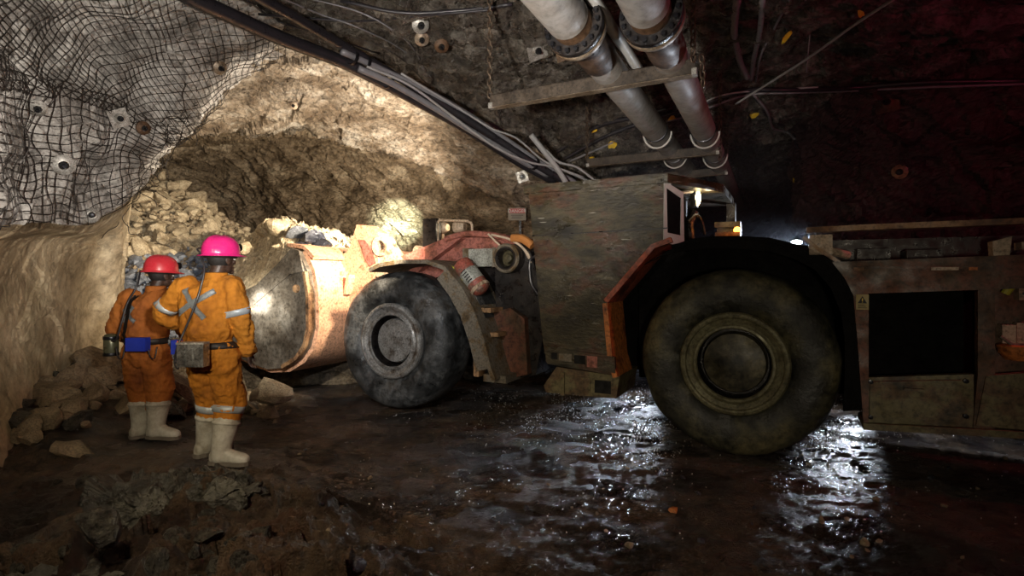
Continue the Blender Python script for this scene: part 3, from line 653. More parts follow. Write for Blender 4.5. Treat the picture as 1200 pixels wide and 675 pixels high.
# dark red belly by the articulation
bm = BM(); prism(bm, [xz(a, b, .2) for a, b in ((584, 366), (606, 360), (622, 372), (626, 436), (590, 444), (580, 420))], .02, .2); part('belly_plate', bm, 'rear_red', None, .03)
# headlight guard
g0, g1 = L(498, 257, .55), L(512, 300, .55); bm = BM(); box(bm, (g0.x, .5, g1.z), (g0.x+.22, .62, g0.z)); gp = part('guard_post', bm, 'soot', None, .04)
bm = BM(); q = [L(513, 284, .55), L(512, 262, .55), L(515, 258, .55), L(548, 259, .55), L(553, 263, .55), L(553, 276, .55)]
tube(bm, spline([q[0], q[1]], 3)+spline([q[1], q[2], q[2]+(q[3]-q[2])*.1], 4)+spline([q[2]+(q[3]-q[2])*.1, q[3]], 4)+spline([q[3], q[4], q[5]], 4), .018, 8)
part('guard_loop', bm, 'cream', None, 0)
for (px, py) in ((518, 267), (538, 266)):
    c = L(px, py, .75); bm = BM(); lathe(bm, [(0, -.1), (.05, -.1), (.085, -.04), (.09, .05), (.085, .06), (.07, .05)], axis_m(c, (-1, 0, .0)), 20, False)
    hl = part('headlight', bm, 'cream', None, 0)
    bm = BM(); lathe(bm, [(.08, .05), (0, .055)], axis_m(c, (-1, 0, 0)), 20, False); part('lamp_lens', bm, glow('headlight_glow', (1, .82, .55), 12), hl, 0)
    bm = BM(); box(bm, (c.x-.02, .72, c.z-.22), (c.x+.02, .78, c.z-.07)); part('lamp_bracket', bm, 'cream', hl, .004)
# hoses over the articulation
for k, (mn, pp, r) in enumerate((('pale_hose', [(572, 274), (584, 286), (592, 290)], .012), ('pale_hose', [(576, 275), (596, 280), (612, 290), (620, 303)], .014), ('pale_hose', [(582, 276), (603, 283), (618, 296), (622, 308)], .012), ('orange_hose', [(600, 279), (612, 280), (624, 288)], .05), ('cable_dark', [(628, 300), (621, 306), (622, 330), (630, 345)], .018))):
    bm = BM(); tube(bm, spline([L(px, py, .1) for px, py in pp], 8), r, 8); part('hydraulic_hose', bm, mn, None, 0)

# --- operator compartment: the big scraped side plate, roof and rear face
cab = [xz(*p, -.4) for p in ((620, 221), (778, 207), (779, 286), (768, 290), (712, 354), (718, 420), (724, 440), (642, 426), (637, 400))]
bm = BM(); prism(bm, cab, -.42, -.34); ca = part('cab_side_plate', bm, 'grime', None, .012)
bm = BM(); ln = xz(624, 286, -.42)
bx = [xz(*p, -.42) for p in ((624, 277), (783, 268))]; strip(bm, bx, -.428, -.42, .012); part('weld_seam', bm, 'soot', ca, 0)
bm = BM(); prism(bm, [xz(*p, -.42) for p in ((641, 424), (722, 437), (721, 418), (640, 405))], -.45, -.40); so = part('skirt_strip', bm, 'grime', ca, .006)
for (x0, y0, x1, y1, mn, nm) in ((646, 413, 653, 421, 'hole', 'slot'), (673, 416, 686, 427, 'hole', 'slot'), (688, 417, 700, 431, 'hood', 'red_marker'), (655, 414, 670, 424, 'fender', 'skirt_plate')):
    p, q = xz(x0, y0, -.45), xz(x1, y1, -.45); bm = BM(); box(bm, (p[0], -.456, q[1]), (q[0], -.449, p[1])); part(nm, bm, mn, so, .002)
flp = [xz(*p, -.4) for p in ((788, 284), (768, 291), (713, 355), (719, 420), (725, 441))]
bm = BM(); strip(bm, flp[:3], -.44, .12, -.05); part('arch_flange', bm, 'red_flange', None, .008, label='worn red upper wheel arch flange')
bm = BM(); strip(bm, flp[2:], -.44, .12, -.05); part('arch_flange', bm, 'orange_flange', None, .008, label='orange lower wheel arch flange')
bm = BM(); prism(bm, [(-2.0, 2.56), (-.62, 2.57), (-.62, 2.0), (-1.14, 1.42), (-1.1, .75), (-1.85, .8)], .9, 1.0); prism(bm, [(-2.02, 2.5), (-1.92, 2.5), (-1.78, .85), (-1.88, .85)], -.34, .95); part('cab_body', bm, 'soot', None, .01)
bm = BM(); vs = [(-2.06, -.46), (-.56, -.46), (-.16, .42), (-.16, 1.55), (-2.06, 1.55)]
lo = [bm.verts.new((x_, y_, 2.56)) for x_, y_ in vs]; hi = [bm.verts.new((x_, y_, 2.645)) for x_, y_ in vs]
bm.faces.new(lo[::-1]); bm.faces.new(hi)
for i in range(5): bm.faces.new((lo[i], lo[(i+1) % 5], hi[(i+1) % 5], hi[i]))
part('canopy', bm, 'grime', None, .015)
for (x_, y_) in ((-.18, 1.45), (-1.9, 1.45)):
    bm = BM(); box(bm, (x_-.05, y_-.05, 1.7), (x_+.05, y_+.05, 2.57)); part('canopy_post', bm, 'soot', None, .01)
# white framed rear window of the cab
def lp(px, py, Y): return L(px, py, Y)
wo = [lp(778, 212, -.42), lp(800, 226, -.25), lp(801, 289, -.25), lp(777, 284, -.42)]
def frame_quad(bm, q, t, inset):
    n = (q[1]-q[0]).cross(q[3]-q[0]).normalized()
    if n.x < 0: n = -n
    c = sum(q, Vector())/4; inn = [p+(c-p)*f for p, f in zip(q, inset)]
    a = [bm.verts.new(p+n*t) for p in q]; b = [bm.verts.new(p+n*t) for p in inn]; a2 = [bm.verts.new(p-n*t) for p in q]; b2 = [bm.verts.new(p-n*t) for p in inn]
    for i in range(4):
        j = (i+1) % 4
        for s in ((a[i], a[j], b[j], b[i]), (a2[i], b2[i], b2[j], a2[j]), (a[i], a2[i], a2[j], a[j]), (b[i], b[j], b2[j], b2[i])): bm.faces.new(s)
    return inn, n
bm = BM(); inn, n_ = frame_quad(bm, wo, .012, (.2, .24, .36, .36)); wf = part('window_frame', bm, 'white_frame', None, 0)
bm = BM(); v1 = [bm.verts.new(p+n_*.004) for p in inn]; v2 = [bm.verts.new(p-n_*.004) for p in inn]
bm.faces.new(v1); bm.faces.new(v2[::-1])
for i in range(4): bm.faces.new((v1[i], v2[i], v2[(i+1) % 4], v1[(i+1) % 4]))
part('window_pane', bm, 'black', wf, 0)
bm = BM(); tube(bm, [lp(783, 213, -.38), lp(800, 209, -.1), lp(810, 222, .2)], .03, 8); tube(bm, [lp(797, 226, 0), lp(811, 224, .2)], .02, 8); part('window_hood', bm, 'white_frame', None, 0)
# step box below the cab
sp = [xz(*p, -.36) for p in ((637, 452), (652, 430), (726, 441), (722, 467), (640, 460))]
bm = BM(); prism(bm, sp, -.36, .35); st = part('step_box', bm, 'rear_olive', None, .015)
bm = BM(); p, q = xz(664, 440, -.36), xz(692, 458, -.36); box(bm, (p[0], -.375, q[1]), (q[0], -.355, p[1])); p = xz(660, 436, -.36); box(bm, (p[0]-.02, -.385, p[1]-.24), (p[0]+.02, -.355, p[1])); part('step_panel', bm, 'rear_olive', st, .006)
bm = BM(); p, q = xz(697, 445, -.36), xz(716, 462, -.36); box(bm, (p[0], -.366, q[1]), (q[0], -.356, p[1])); part('foot_hole', bm, 'hole', st, .004)
# behind the lamp: seat post and controls in the dark opening
bm = BM(); tube(bm, [lp(809, 288, .2), lp(807, 262, .2), lp(813, 248, .25)], .05, 10); tube(bm, spline([lp(806, 260, .1), lp(815, 252, .2), lp(822, 258, .3), (lp(826, 275, .3))], 5), .015, 6); part('control_column', bm, 'soot', None, 0)
bm = BM(); p, q = xz(838, 261, .9), xz(868, 266, .9); box(bm, (p[0], .85, q[1]), (q[0], 1.0, p[1])); box(bm, (p[0]+.02, .9, q[1]-.3), (q[0]-.02, 1.3, p[1])); part('engine_cover', bm, 'rear_olive', None, .01)
# work lamp on the canopy
c = lp(817, 232, .3); bm = BM(); box(bm, (c.x-.06, .24, c.z-.10), (c.x-.0, .36, c.z+.10)); box(bm, (c.x-.1, .28, c.z+.08), (c.x-.05, .32, c.z+.16)); wl = part('work_lamp', bm, 'soot', None, .01)
bm = BM(); ell(bm, (c.x+.005, .28, c.z), (.035, .045, .085)); part('lamp_lens', bm, glow('work_lamp_glow', (1, .74, .36), 9), wl, 0)
LAMP_WORK = LW(c+Vector((.12, -.02, 0)))
# beacon
c = lp(858, 274, .42); bm = BM(); box(bm, (c.x-.16, .36, c.z-.06), (c.x+.08, .5, c.z+.015)); be = part('beacon', bm, 'rail', None, .01)
bm = BM(); ell(bm, (c.x+.05, .40, c.z+.035), (.035, .04, .035)); part('beacon_lens', bm, glow('beacon_glow', (1, .36, .05), 5), be, 0)
LAMP_BEACON = LW((c.x+.05, .30, c.z+.12))

# --- rear wheel arch
outer = [(788, 291), (798, 289), (812, 284), (836, 281.5), (862, 281), (900, 283), (935, 291), (965, 303), (985, 325), (998, 358), (1004, 395), (1009, 440), (1014, 480)]
inner = [(733, 330), (755, 310), (775, 300), (800, 294), (830, 291), (862, 291), (900, 294), (930, 303), (955, 316), (974, 338), (986, 368), (990, 400), (990, 440), (988, 482)]
bm = BM(); strip(bm, [xz(*p, -.34) for p in outer], -.36, .45, .035); ar = part('rear_fender', bm, 'black', None, .006)
pts = [xz(*p, -.36) for p in outer]; ipts = [xz(*p, -.36) for p in inner]
bm = BM(); prism(bm, pts+ipts[::-1][:-1], -.36, -.33); part('fender_face', bm, 'black', ar, .004)
bm = BM(); prism(bm, [xz(*p, -.36) for p in ((834, 281.5), (878, 281.5), (878, 279.5), (834, 279.5))], -.30, .1); part('fender_lip', bm, 'fender', ar, .003)
bm = BM(); box(bm, (-1.05, .42, .55), (1.1, .5, 1.985)); box(bm, (-1.9, .5, .62), (3.2, 1.5, 1.75)); part('rear_frame', bm, 'black', None, .02)

# --- rear body
YB = -.38
def q_(px, py): return xz(px, py, YB)
bm = BM()
prism(bm, [q_(975, 307), q_(1260, 296), q_(1260, 336), (q_(1018, 344)[0], q_(1018, 344)[1]), q_(1000, 346), q_(990, 326)], YB, -.30)
prism(bm, [q_(1000, 346), q_(1018, 344), q_(1018, 500), q_(1012, 498), q_(1005, 400)], YB, -.30)
prism(bm, [q_(1146, 340), q_(1166, 339), q_(1166, 505), q_(1140, 503), q_(1146, 440)], YB, -.30)
rb = part('rear_body', bm, 'rear_red', None, .008)
bm = BM(); prism(bm, [q_(1018, 443), q_(1142, 439), q_(1142, 503), q_(1018, 500)], YB+.02, -.28); part('lower_panel', bm, 'rear_olive', rb, .008)
bm = BM(); prism(bm, [q_(1166, 339), q_(1300, 334), q_(1330, 510), q_(1166, 505)], -.12, .2); part('engine_bay', bm, 'rear_red', rb, .01)
bm = BM(); prism(bm, [q_(1143, 498), q_(1155, 440), q_(1300, 430), q_(1300, 512)], YB-.02, YB+.05); part('skirt_panel', bm, 'rear_olive', rb, .01)
bm = BM(); box(bm, (q_(1010, 340)[0], .10, .5), (q_(1150, 340)[0], .14, 1.6)); part('recess_wall', bm, 'black', rb, 0)
bm = BM(); strip(bm, [q_(1011, 495), q_(1170, 503), q_(1300, 512)], YB-.04, 0, -.05); part('bottom_rail', bm, 'rear_olive', rb, .008)
bm = BM(); prism(bm, [q_(1019, 447), q_(1126, 445), q_(1126, 488), q_(1019, 489)], YB-.025, YB+.02); dr = part('storage_door', bm, 'rear_olive', None, .01)
bm = BM(); p, q = q_(1058, 451), q_(1082, 458); box(bm, (p[0], YB-.055, q[1]), (q[0], YB-.02, q[1]+.02)); box(bm, (p[0], YB-.04, p[1]-.01), (q[0], YB-.02, p[1])); part('handle', bm, 'rear_olive', dr, .004)
bm = BM(); p, q = q_(1060, 453), q_(1080, 458); box(bm, (p[0], YB-.03, q[1]+.018), (q[0], YB-.024, p[1]-.01)); part('handle_slot', bm, 'hole', dr, 0)
for (px, py) in ((1020, 447), (1131, 446), (1131, 487), (1020, 488)):
    p = q_(px, py); bm = BM(); lathe(bm, [(.018, 0), (.018, .015), (0, .018)], axis_m((p[0], YB-.02, p[1]), (0, -1, 0)), 8); part('panel_bolt', bm, 'bolt', dr, 0)
# warning sticker: yellow-brown plate, triangle over lines of print
p, q = q_(1003, 345), q_(1018, 363); bm = BM(); box(bm, (p[0], YB-.008, q[1]), (q[0], YB, p[1])); sk = part('warning_sticker', bm, plain('faded_sticker', (.36, .27, .10), .6), None, 0, label='faded yellow warning sticker')
w_, h_ = q[0]-p[0], p[1]-q[1]; cx_ = p[0]+w_/2
bm = BM(); prism(bm, [(cx_-w_*.36, q[1]+h_*.42), (cx_+w_*.36, q[1]+h_*.42), (cx_, q[1]+h_*.9)], YB-.011, YB-.008); part('warning_triangle', bm, 'dark_mark', sk, 0)
bm = BM(); box(bm, (cx_-.004, YB-.013, q[1]+h_*.56), (cx_+.004, YB-.011, q[1]+h_*.74)); box(bm, (cx_-.004, YB-.013, q[1]+h_*.48), (cx_+.004, YB-.011, q[1]+h_*.52)); part('warning_mark', bm, 'yellow', sk, 0)
bm = BM()
for k in range(3): box(bm, (p[0]+w_*.14, YB-.011, q[1]+h_*(.10+.10*k)), (p[0]+w_*(.86-.1*k), YB-.008, q[1]+h_*(.14+.10*k)))
part('sticker_print', bm, 'dark_mark', sk, 0)
# deck edge strip with bright scraped patches
bm = BM(); strip(bm, [q_(998, 315), q_(1146, 315)], YB-.03, YB, .02); part('edge_strip', bm, 'rear_red', rb, .004)
for (x0, x1, mn) in ((1000, 1012, 'rail'), (1090, 1122, 'cream'), (1134, 1144, 'orange_flange')):
    a, b = q_(x0, 316), q_(x1, 316); bm = BM(); box(bm, (a[0], YB-.036, a[1]-.005), (b[0], YB-.028, a[1]+.018)); part('scraped_edge', bm, mn, rb, .002)
# deck, coaming and hand rail
bm = BM(); prism(bm, [q_(975, 307), q_(1270, 297), q_(1270, 302), q_(985, 312)], YB+.02, 1.6); part('rear_deck', bm, 'rear_red', None, .006)
bm = BM(); strip(bm, [xz(945, 273, -.36), xz(1010, 270, -.36), xz(1270, 260, -.36)], -.40, -.26, .045); ra = part('deck_rail', bm, 'rail', None, .008)
bm = BM(); strip(bm, [xz(943, 276, -.36), xz(960, 290, -.36), xz(985, 306, -.36)], -.38, -.2, -.03); part('rail_end', bm, 'rail', ra, .006)
bm = BM(); box(bm, (xz(948, 280, -.3)[0], -.36, 1.86), (xz(975, 280, -.3)[0], -.05, 2.03)); part('rail_bracket', bm, 'cream', ra, .01)
bm = BM(); tube(bm, [L(965, 292, -.3), L(994, 299, -.15)], .035, 8); part('rail_strut', bm, 'cream', ra, 0)
bm = BM(); box(bm, (.8, .35, 1.80), (3.3, 1.5, 2.02)); box(bm, (1.0, .1, 1.8), (1.25, .3, 1.92)); box(bm, (1.35, .0, 1.8), (1.6, .3, 1.90)); part('deck_equipment', bm, 'soot', None, .02)
p, q = xz(1161, 281, -.3), xz(1184, 307, -.3); bm = BM()
prism(bm, [(p[0], p[1]-.015), (q[0], p[1]+.02), (q[0]-.02, q[1]), (p[0]+.01, q[1])], -.34, -.22); box(bm, (p[0]-.04, -.36, q[1]-.012), (q[0]+.03, -.2, q[1]+.012)); part('rail_post', bm, 'cream', ra, .005)
p, q = xz(1194, 284, -.3), xz(1230, 292, -.3); bm = BM(); box(bm, (p[0], -.36, q[1]), (q[0], -.2, p[1])); part('rail_block', bm, 'cream', ra, .005)
# exposed fittings at the right edge
bm = BM(); tube(bm, spline([L(1162, 318, -.2), L(1182, 317, -.22), L(1187, 330, -.22), L(1178, 344, -.2)], 6), .03, 10); part('curved_pipe', bm, 'yellow_hose', None, 0)
bm = BM(); p, q = xz(1166, 318, -.15), xz(1186, 322, -.15); box(bm, (p[0], -.2, q[1]), (q[0], -.1, p[1])); part('pipe_bracket', bm, 'cream', None, .004)
p, q = xz(1192, 318, -.2), xz(1240, 352, -.2); bm = BM(); box(bm, (p[0], -.24, q[1]), (q[0], -.08, p[1])); v_ = part('valve_block', bm, 'cream', None, .01)
bm = BM()
for k in range(2): lathe(bm, [(.012, 0), (.012, .01), (0, .012)], axis_m((p[0]+.03, -.24, q[1]+.05+.08*k), (0, -1, 0)), 8)
part('valve_bolt', bm, 'bolt', v_, 0)
p, q = xz(1172, 380, -.2), xz(1188, 402, -.2); bm = BM(); box(bm, (p[0], -.25, q[1]), (q[0], -.1, p[1])); p, q = xz(1190, 378, -.2), xz(1240, 404, -.2); box(bm, (p[0], -.23, q[1]), (q[0], -.08, p[1])); part('filter_block', bm, 'cream', None, .012)
bm = BM(); tube(bm, [L(1172, 394, -.28), L(1186, 404, -.28), L(1200, 405, -.28)], .012, 8); part('filter_pipe', bm, 'fender', None, 0)
c = L(1194, 408, -.2); bm = BM(); lathe(bm, [(.0, -.10), (.08, -.09), (.125, -.03), (.135, .02), (.12, .03), (.0, .03)], axis_m((c.x, -.2, c.z), (0, 0, 1)), 28, False); part('rear_lamp_bowl', bm, 'orange_flange', None, 0)

# --- muck heaped in the bucket (its own things: it is carried)
def heap_surface():
    n = 260; gx = np.linspace(-8.2, -5.35, n); gy = np.linspace(-.36, 2.28, n); XX, YY = np.meshgrid(gx, gy, indexing='ij')
    a = XX.ravel(); b = YY.ravel()
    # peak near the near-middle of the bucket, falling towards the lip and the far corner
    base = np.interp(a, [-8.25, -8.0, -7.5, -7.15, -6.85, -6.4, -6.05, -5.7, -5.5, -5.35], [1.25, 1.85, 2.28, 2.5, 2.56, 2.42, 2.3, 2.15, 2.03, 1.9])
    side = np.interp(b, [-.36, -.2, .1, .45, .8, 1.2, 1.6, 2.0, 2.28], [-.50, -.28, -.05, .02, .0, -.05, -.12, -.2, -.5])
    zz = base+side; lim = np.interp(a, [-8.2, -7.5, -6.9, -6.3, -5.85, -5.58, -5.35], [1.18, 1.25, 1.34, 1.52, 1.82, 2.03, 1.9])
    edge = smooth(-.34, -.05, b); zz = np.where(b < .25, np.minimum(zz, lim+.03+1.9*(b+.36)), zz)
    P = np.stack([a, b, zz], 1)
    zz = zz+edge*(.08*facet(P*2.2, 5)+.07*facet(P*5, 6)+.05*facet(P*11, 9)+.035*fbm(P*9, 5, 8, True))
    return np.stack([XX, YY, zz.reshape(XX.shape)], 2)
H = heap_surface()
HW = np.stack([O.x+H[..., 0]*U.x+H[..., 1]*V.x, O.y+H[..., 0]*U.y+H[..., 1]*V.y, H[..., 2]], 2)
ho = gmesh('bucket_muck', HW, 'tan_stone', False); tag(ho, 'pale heap of fine broken ore filling the raised loader bucket', 'ore heap', kind='stuff')
HB = BVHTree.FromPolygons([Vector(v.co) for v in ho.data.vertices], [tuple(p.vertices) for p in ho.data.polygons])
def on_heap(x_, y_):
    p = LW((x_, y_, 4)); h = HB.ray_cast(p, Vector((0, 0, -1))); return h[0]
def heap_px(px, py):
    o = Vector((0, 0, CAMZ)); h = HB.ray_cast(o, (W(px, py, 1)-o).normalized()); return h[0]
for k, (px, py, s, mn, lab) in enumerate(((328, 270, .34, 'tan_stone', 'large pale boulder crowning the ore heap in the bucket'), (290, 293, .3, 'tan_stone', 'pale pointed stone on the shaded left flank of the bucket heap'),
        (348, 277, .34, 'grey_stone', 'blue grey block beside the crowning boulder on the bucket heap'), (362, 284, .42, 'black_stone', 'long shiny black slab on the right of the bucket heap'), (376, 291, .34, 'black_stone', 'black wet stone right of the long black slab in the bucket'),
        (352, 291, .26, 'black_stone', 'small dark block below the blue grey block in the bucket'), (386, 290, .22, 'tan_stone', 'pale chip at the right end of the bucket heap'), (310, 275, .26, 'tan_stone', 'pale rock just left of the crowning boulder in the bucket'), (366, 276, .2, 'tan_stone', 'pale rock behind the black slab on the heap skyline'))):
    h = heap_px(px, py)
    if h is None:
        for dy in range(1, 40):
            h = heap_px(px, py+dy)
            if h is not None: break
    if h is not None: rock(h+Vector((0, 0, s*.12)), s, mn, lab, k=k % 8, name='ore_rock')
for _ in range(60):
    p = on_heap(random.uniform(-8.0, -5.6), random.uniform(-.2, 1.6)); s = random.uniform(.07, .17)
    if p: rock(p+Vector((0, 0, s*.15)), s, 'tan_stone', 'pale broken ore lump lying on the heap in the bucket', 'ore lumps in the bucket', name='ore_rock')

# ================================================================== pipes, beams, chains, cables, netting
ZP = 3.5
def pipe_axis(px, t):                   # pipe whose axis passes photo column px at row 20, t = depth
    D0 = F*(ZP-CAMZ)/(HY-20); return Vector(((px-CX)/F*D0+.475*(t-D0), t, ZP))
PD = Vector((.475, 1, 0)).normalized()
def make_pipe(px, D_fl, label, r=.142):
    t = thing('pipe', pipe_axis(px, 1.6), label, 'pipe')
    def T(o): o.parent = t; o.matrix_parent_inverse = Matrix.Translation(-t.location); return o
    bm = BM(); lathe(bm, [(r, 0), (r, (14-D_fl)/PD.y)], axis_m(pipe_axis(px, D_fl), PD), 40); T(autosmooth(obj('pipe_length', bm, 'pipe')))
    bm = BM(); lathe(bm, [(r*1.08, 0), (r*1.08, (D_fl-.16-1.5)/PD.y)], axis_m(pipe_axis(px, 1.5), PD), 40); T(autosmooth(obj('pipe_length', bm, 'pipe')))
    bm = BM(); lathe(bm, [(r*1.02, -.28), (r*1.05, -.27), (r*1.05, .62), (r*1.02, .63)], axis_m(pipe_axis(px, D_fl), PD), 40); o = T(autosmooth(obj('pipe_collar', bm, 'pipe_brown'))); o['label'] = 'rust brown collar either side of the flange'
    up = PD.cross(Vector((0, 0, 1))); bme = None
    for s in (-1, 1):
        bm = BM(); c = pipe_axis(px, D_fl)+PD*(.035*s); lathe(bm, [(r, -.028), (r+.075, -.028), (r+.08, -.02), (r+.08, .02), (r+.075, .028), (r, .028)], axis_m(c, PD), 48); fl = T(autosmooth(obj('flange', bm, 'flange' if s > 0 else 'soot')))
        fl['label'] = 'pale rim of the far flange' if s > 0 else 'black greasy near flange'
        if s > 0: continue
        for k in range(18):
            a = 2*PI*k/18; d = (up*math.cos(a)+Vector((0, 0, 1))*math.sin(a))*(r+.05)
            if bme is None:
                bm = BM(); lathe(bm, [(.017, -.10), (.017, .10), (.0, .10)], axis_m((0, 0, 0), PD), 6); o = obj('flange_bolt', bm, 'bolt'); bme = o.data
            else: o = bpy.data.objects.new('flange_bolt', bme); COL.objects.link(o)
            o.parent = fl; o.location = pipe_axis(px, D_fl)+d
    for D in (6.9, 8.15):
        bm = BM(); lathe(bm, [(r+.004, -.03), (r+.012, -.028), (r+.012, .028), (r+.004, .03)], axis_m(pipe_axis(px, D-.13), PD), 40, False); T(obj('rubber_band', bm, 'bolt'))
        bm = BM(); cc = pipe_axis(px, D+.02)
        pts = [cc+up*(math.cos(a)*(r+.03))+Vector((0, 0, 1))*(math.sin(a)*(r+.05)) for a in [PI+PI*k/16 for k in range(17)]]; tube(bm, pts, .012, 8); T(obj('u_bolt', bm, 'white_strap'))
    return t
make_pipe(664, 4.02, 'thick grey ceiling pipe nearer the cave with bolted flange overhead')
make_pipe(764, 3.85, 'thick grey ceiling pipe on the right with rusty bolted flange')
bm = BM(); lathe(bm, [(.048, 0), (.048, 3.3)], axis_m(pipe_axis(694, 2.4)+Vector((0, 0, .14)), PD), 16); o = autosmooth(obj('thin_pipe', bm, 'white_strap')); tag(o, 'slim whitish pipe hugging the right side of the left thick pipe', 'pipe')

def beam(a, b, h, w, label):
    d = b-a; Ln = d.length; x = d.normalized(); yv = Vector((0, 0, 1)).cross(x).normalized()
    m = Matrix.Translation(a) @ Matrix(((x.x, yv.x, 0, 0), (x.y, yv.y, 0, 0), (x.z, yv.z, 1, 0), (0, 0, 0, 1)))
    t = thing('hanger_beam', a, label, 'beam')
    bm = BM(); box(bm, (0, 0, 0), (Ln, .008, h), m); box(bm, (0, 0, 0), (Ln, w, .008), m); box(bm, (0, 0, h-.008), (Ln, w, h), m)
    o = obj('channel', bm, 'beam', t); o.matrix_parent_inverse = Matrix.Translation(-a)
    bm = BM()
    for xx in (-.01, Ln-.03): box(bm, (xx, -.012, -.01), (xx+.04, w*.6, h*.35), m)
    o = obj('end_clip', bm, 'plate_steel', t); o.matrix_parent_inverse = Matrix.Translation(-a)
    bm = BM(); box(bm, (0, -.004, -.004), (Ln, w, .0), m); o = obj('bottom_lip', bm, 'flange', t); o.matrix_parent_inverse = Matrix.Translation(-a)
    return t
zb = 3.33
def at_z(px, py, z): D = F*(z-CAMZ)/(HY-py); return W(px, py, D)
b1a, b1b = at_z(574, 126, zb), at_z(815, 86, zb)
b2a, b2b = at_z(688, 195, zb), at_z(842, 180, zb)
b3b = at_z(852, 204, zb); b3a = b3b-(b1b-b1a).normalized()*1.8
beam(b1a, b1b, .125, .09, 'long rusty steel channel hanging below the pipes, nearest the camera')
beam(b2a, b2b, .115, .08, 'rusty steel channel with a pale lower edge, second below the pipes')
beam(b3a, b3b, .115, .08, 'farthest steel channel under the pipes, partly behind the loader canopy')
def roof_z(p):
    best = None
    for b in BV:
        h = b.ray_cast(Vector((p.x, p.y, p.z+.05)), Vector((0, 0, 1)))
        if h[0] is not None and (best is None or h[0].z < best): best = h[0].z
    return best or p.z+1
def chain(a, b, label, m='chain', link_l=.075, wire=.008):
    d = b-a; n = max(2, int(d.length/(link_l*.72))); bm = BM()
    for k in range(n):
        c = a+d*((k+.5)/n); q = d.to_track_quat('Z', 'Y') @ Quaternion((0, 0, 1), PI/2*(k % 2)+.3)
        pts = []
        for i in range(13):
            t = 2*PI*i/12; pts.append(c+q @ Vector((.022*math.cos(t), 0, .5*link_l*math.sin(t)*(1.0))))
        tube(bm, pts, wire, 5, False)
    o = obj('hanging_chain', bm, m, smooth=True); return tag(o, label, 'chain')
p = Vector(b1a); chain(Vector((p.x, p.y, p.z+.1)), Vector((p.x, p.y, roof_z(p)-.02)), 'chain holding the cave-side end of the nearest steel channel')
p = Vector(b1b); chain(Vector((p.x-.02, p.y, p.z+.1)), Vector((p.x-.02, p.y, roof_z(p)-.02)), 'chain holding the right end of the nearest steel channel')
chain(p+Vector((.07, .02, -.1)), p+Vector((.055, .02, .16)), 'short loose rusty chain tail dangling at the right end of nearest channel')
p = Vector(b2a); chain(Vector((p.x, p.y, p.z+.1)), Vector((p.x, p.y, roof_z(p)-.02)), 'chain holding the cave-side end of the second steel channel', wire=.006)
p = Vector(b2b); chain(Vector((p.x+.02, p.y, p.z-.1)), Vector((p.x+.02, p.y, roof_z(p)-.02)), 'chain holding the right end of the second steel channel', wire=.006)
p = Vector(b3b); chain(Vector((p.x, p.y, p.z+.1)), Vector((p.x, p.y, roof_z(p)-.02)), 'chain holding the right end of the farthest steel channel', wire=.006)

def cable(pts, r, m, label, name='cable', cat='cable', n=10, sub=6, near=1):
    if near != 1: pts = [Vector((0, 0, CAMZ))+(Vector(p)-Vector((0, 0, CAMZ)))*near for p in pts]; r = r*near
    bm = BM(); tube(bm, spline(pts, sub), r, n); o = obj(name, bm, m, smooth=True); return tag(o, label, cat)
# the bundle along the roof edge, left to centre
c1 = cable([W(150,-60,4.75),W(215,-8,5.35),W(270,18,5.9),W(330,45,6.5),W(400,72,7.2),W(450,97,7.6),W(500,124,8.1),W(555,155,8.6),W(610,190,9.1),W(650,212,9.4)], .085, 'cable_dark', 'thickest black pipe-like cable along the cave roof edge', 'thick_cable', near=.9)
c2 = cable([W(230,-60,5.0),W(290,-12,5.4),W(345,20,6.1),W(405,55,7.0),W(455,84,7.6),W(505,114,8.05),W(560,148,8.5),W(620,188,8.95),W(668,216,9.3)], .06, 'cable_dark', 'black cable running just above the thickest roof-edge cable', 'thick_cable', near=.9)
cable([W(400,60,6.95),W(440,78,7.4),W(500,106,7.95),W(550,135,8.4),W(600,168,8.8),W(640,195,9.1),W(675,214,9.3)], .042, 'cable_grey', 'grey cable forming the upper edge of the roof bundle', near=.9)
cable([W(420,80,7.2),W(460,98,7.5),W(510,127,8.0),W(560,158,8.45),W(610,188,8.9),W(642,206,9.2)], .045, 'cable_grey', 'grey cable lying lowest in the roof bundle near the wall bolts', near=.9)
cable([W(430,78,7.2),W(480,100,7.6),W(530,136,8.1),W(580,172,8.5),W(620,190,8.8),W(650,196,9.0),W(690,212,9.2)], .018, 'cable_pale', 'thin pale wire crossing over the grey cable bundle', near=.9)
cable([W(470,86,7.5),W(530,122,8.1),W(575,150,8.4),W(605,162,8.6),W(640,190,8.9),W(684,208,9.1)], .016, 'cable_pale', 'thin pale wire sagging above the bundle toward the canopy', near=.9)
cable([W(622,158,8.7),W(638,178,8.8),W(652,196,8.9),W(664,215,9.0)], .045, 'cable_pale', 'short pale pipe stub dropping from the bundle behind the canopy', near=.9)
cable([W(640,176,8.8),W(655,190,8.9),W(676,196,9.0),W(700,214,9.1)], .02, 'cable_pale', 'pale loose wire curling off the bundle end above the canopy', near=.9)
for k, (px, py, D) in enumerate(((413, 67, 7.15), (428, 73, 7.3), (455, 95, 7.55), (626, 192, 8.95))):
    bm = BM(); D *= .9; a = W(px, py, D); d = (W(px+30, py+16, D+.35)-a).normalized()
    lathe(bm, [(.082, -.02), (.092, -.018), (.092, .018), (.082, .02)], axis_m(a, d), 24, False)
    tag(obj('cable_tie', bm, 'bolt'), ['black tie band nearest the netting around the roof cable', 'second black tie band around the roof cable', 'black tie band right of the paired bands on the bundle', 'dark tie band at the canopy end of the grey bundle'][k], 'tie band')
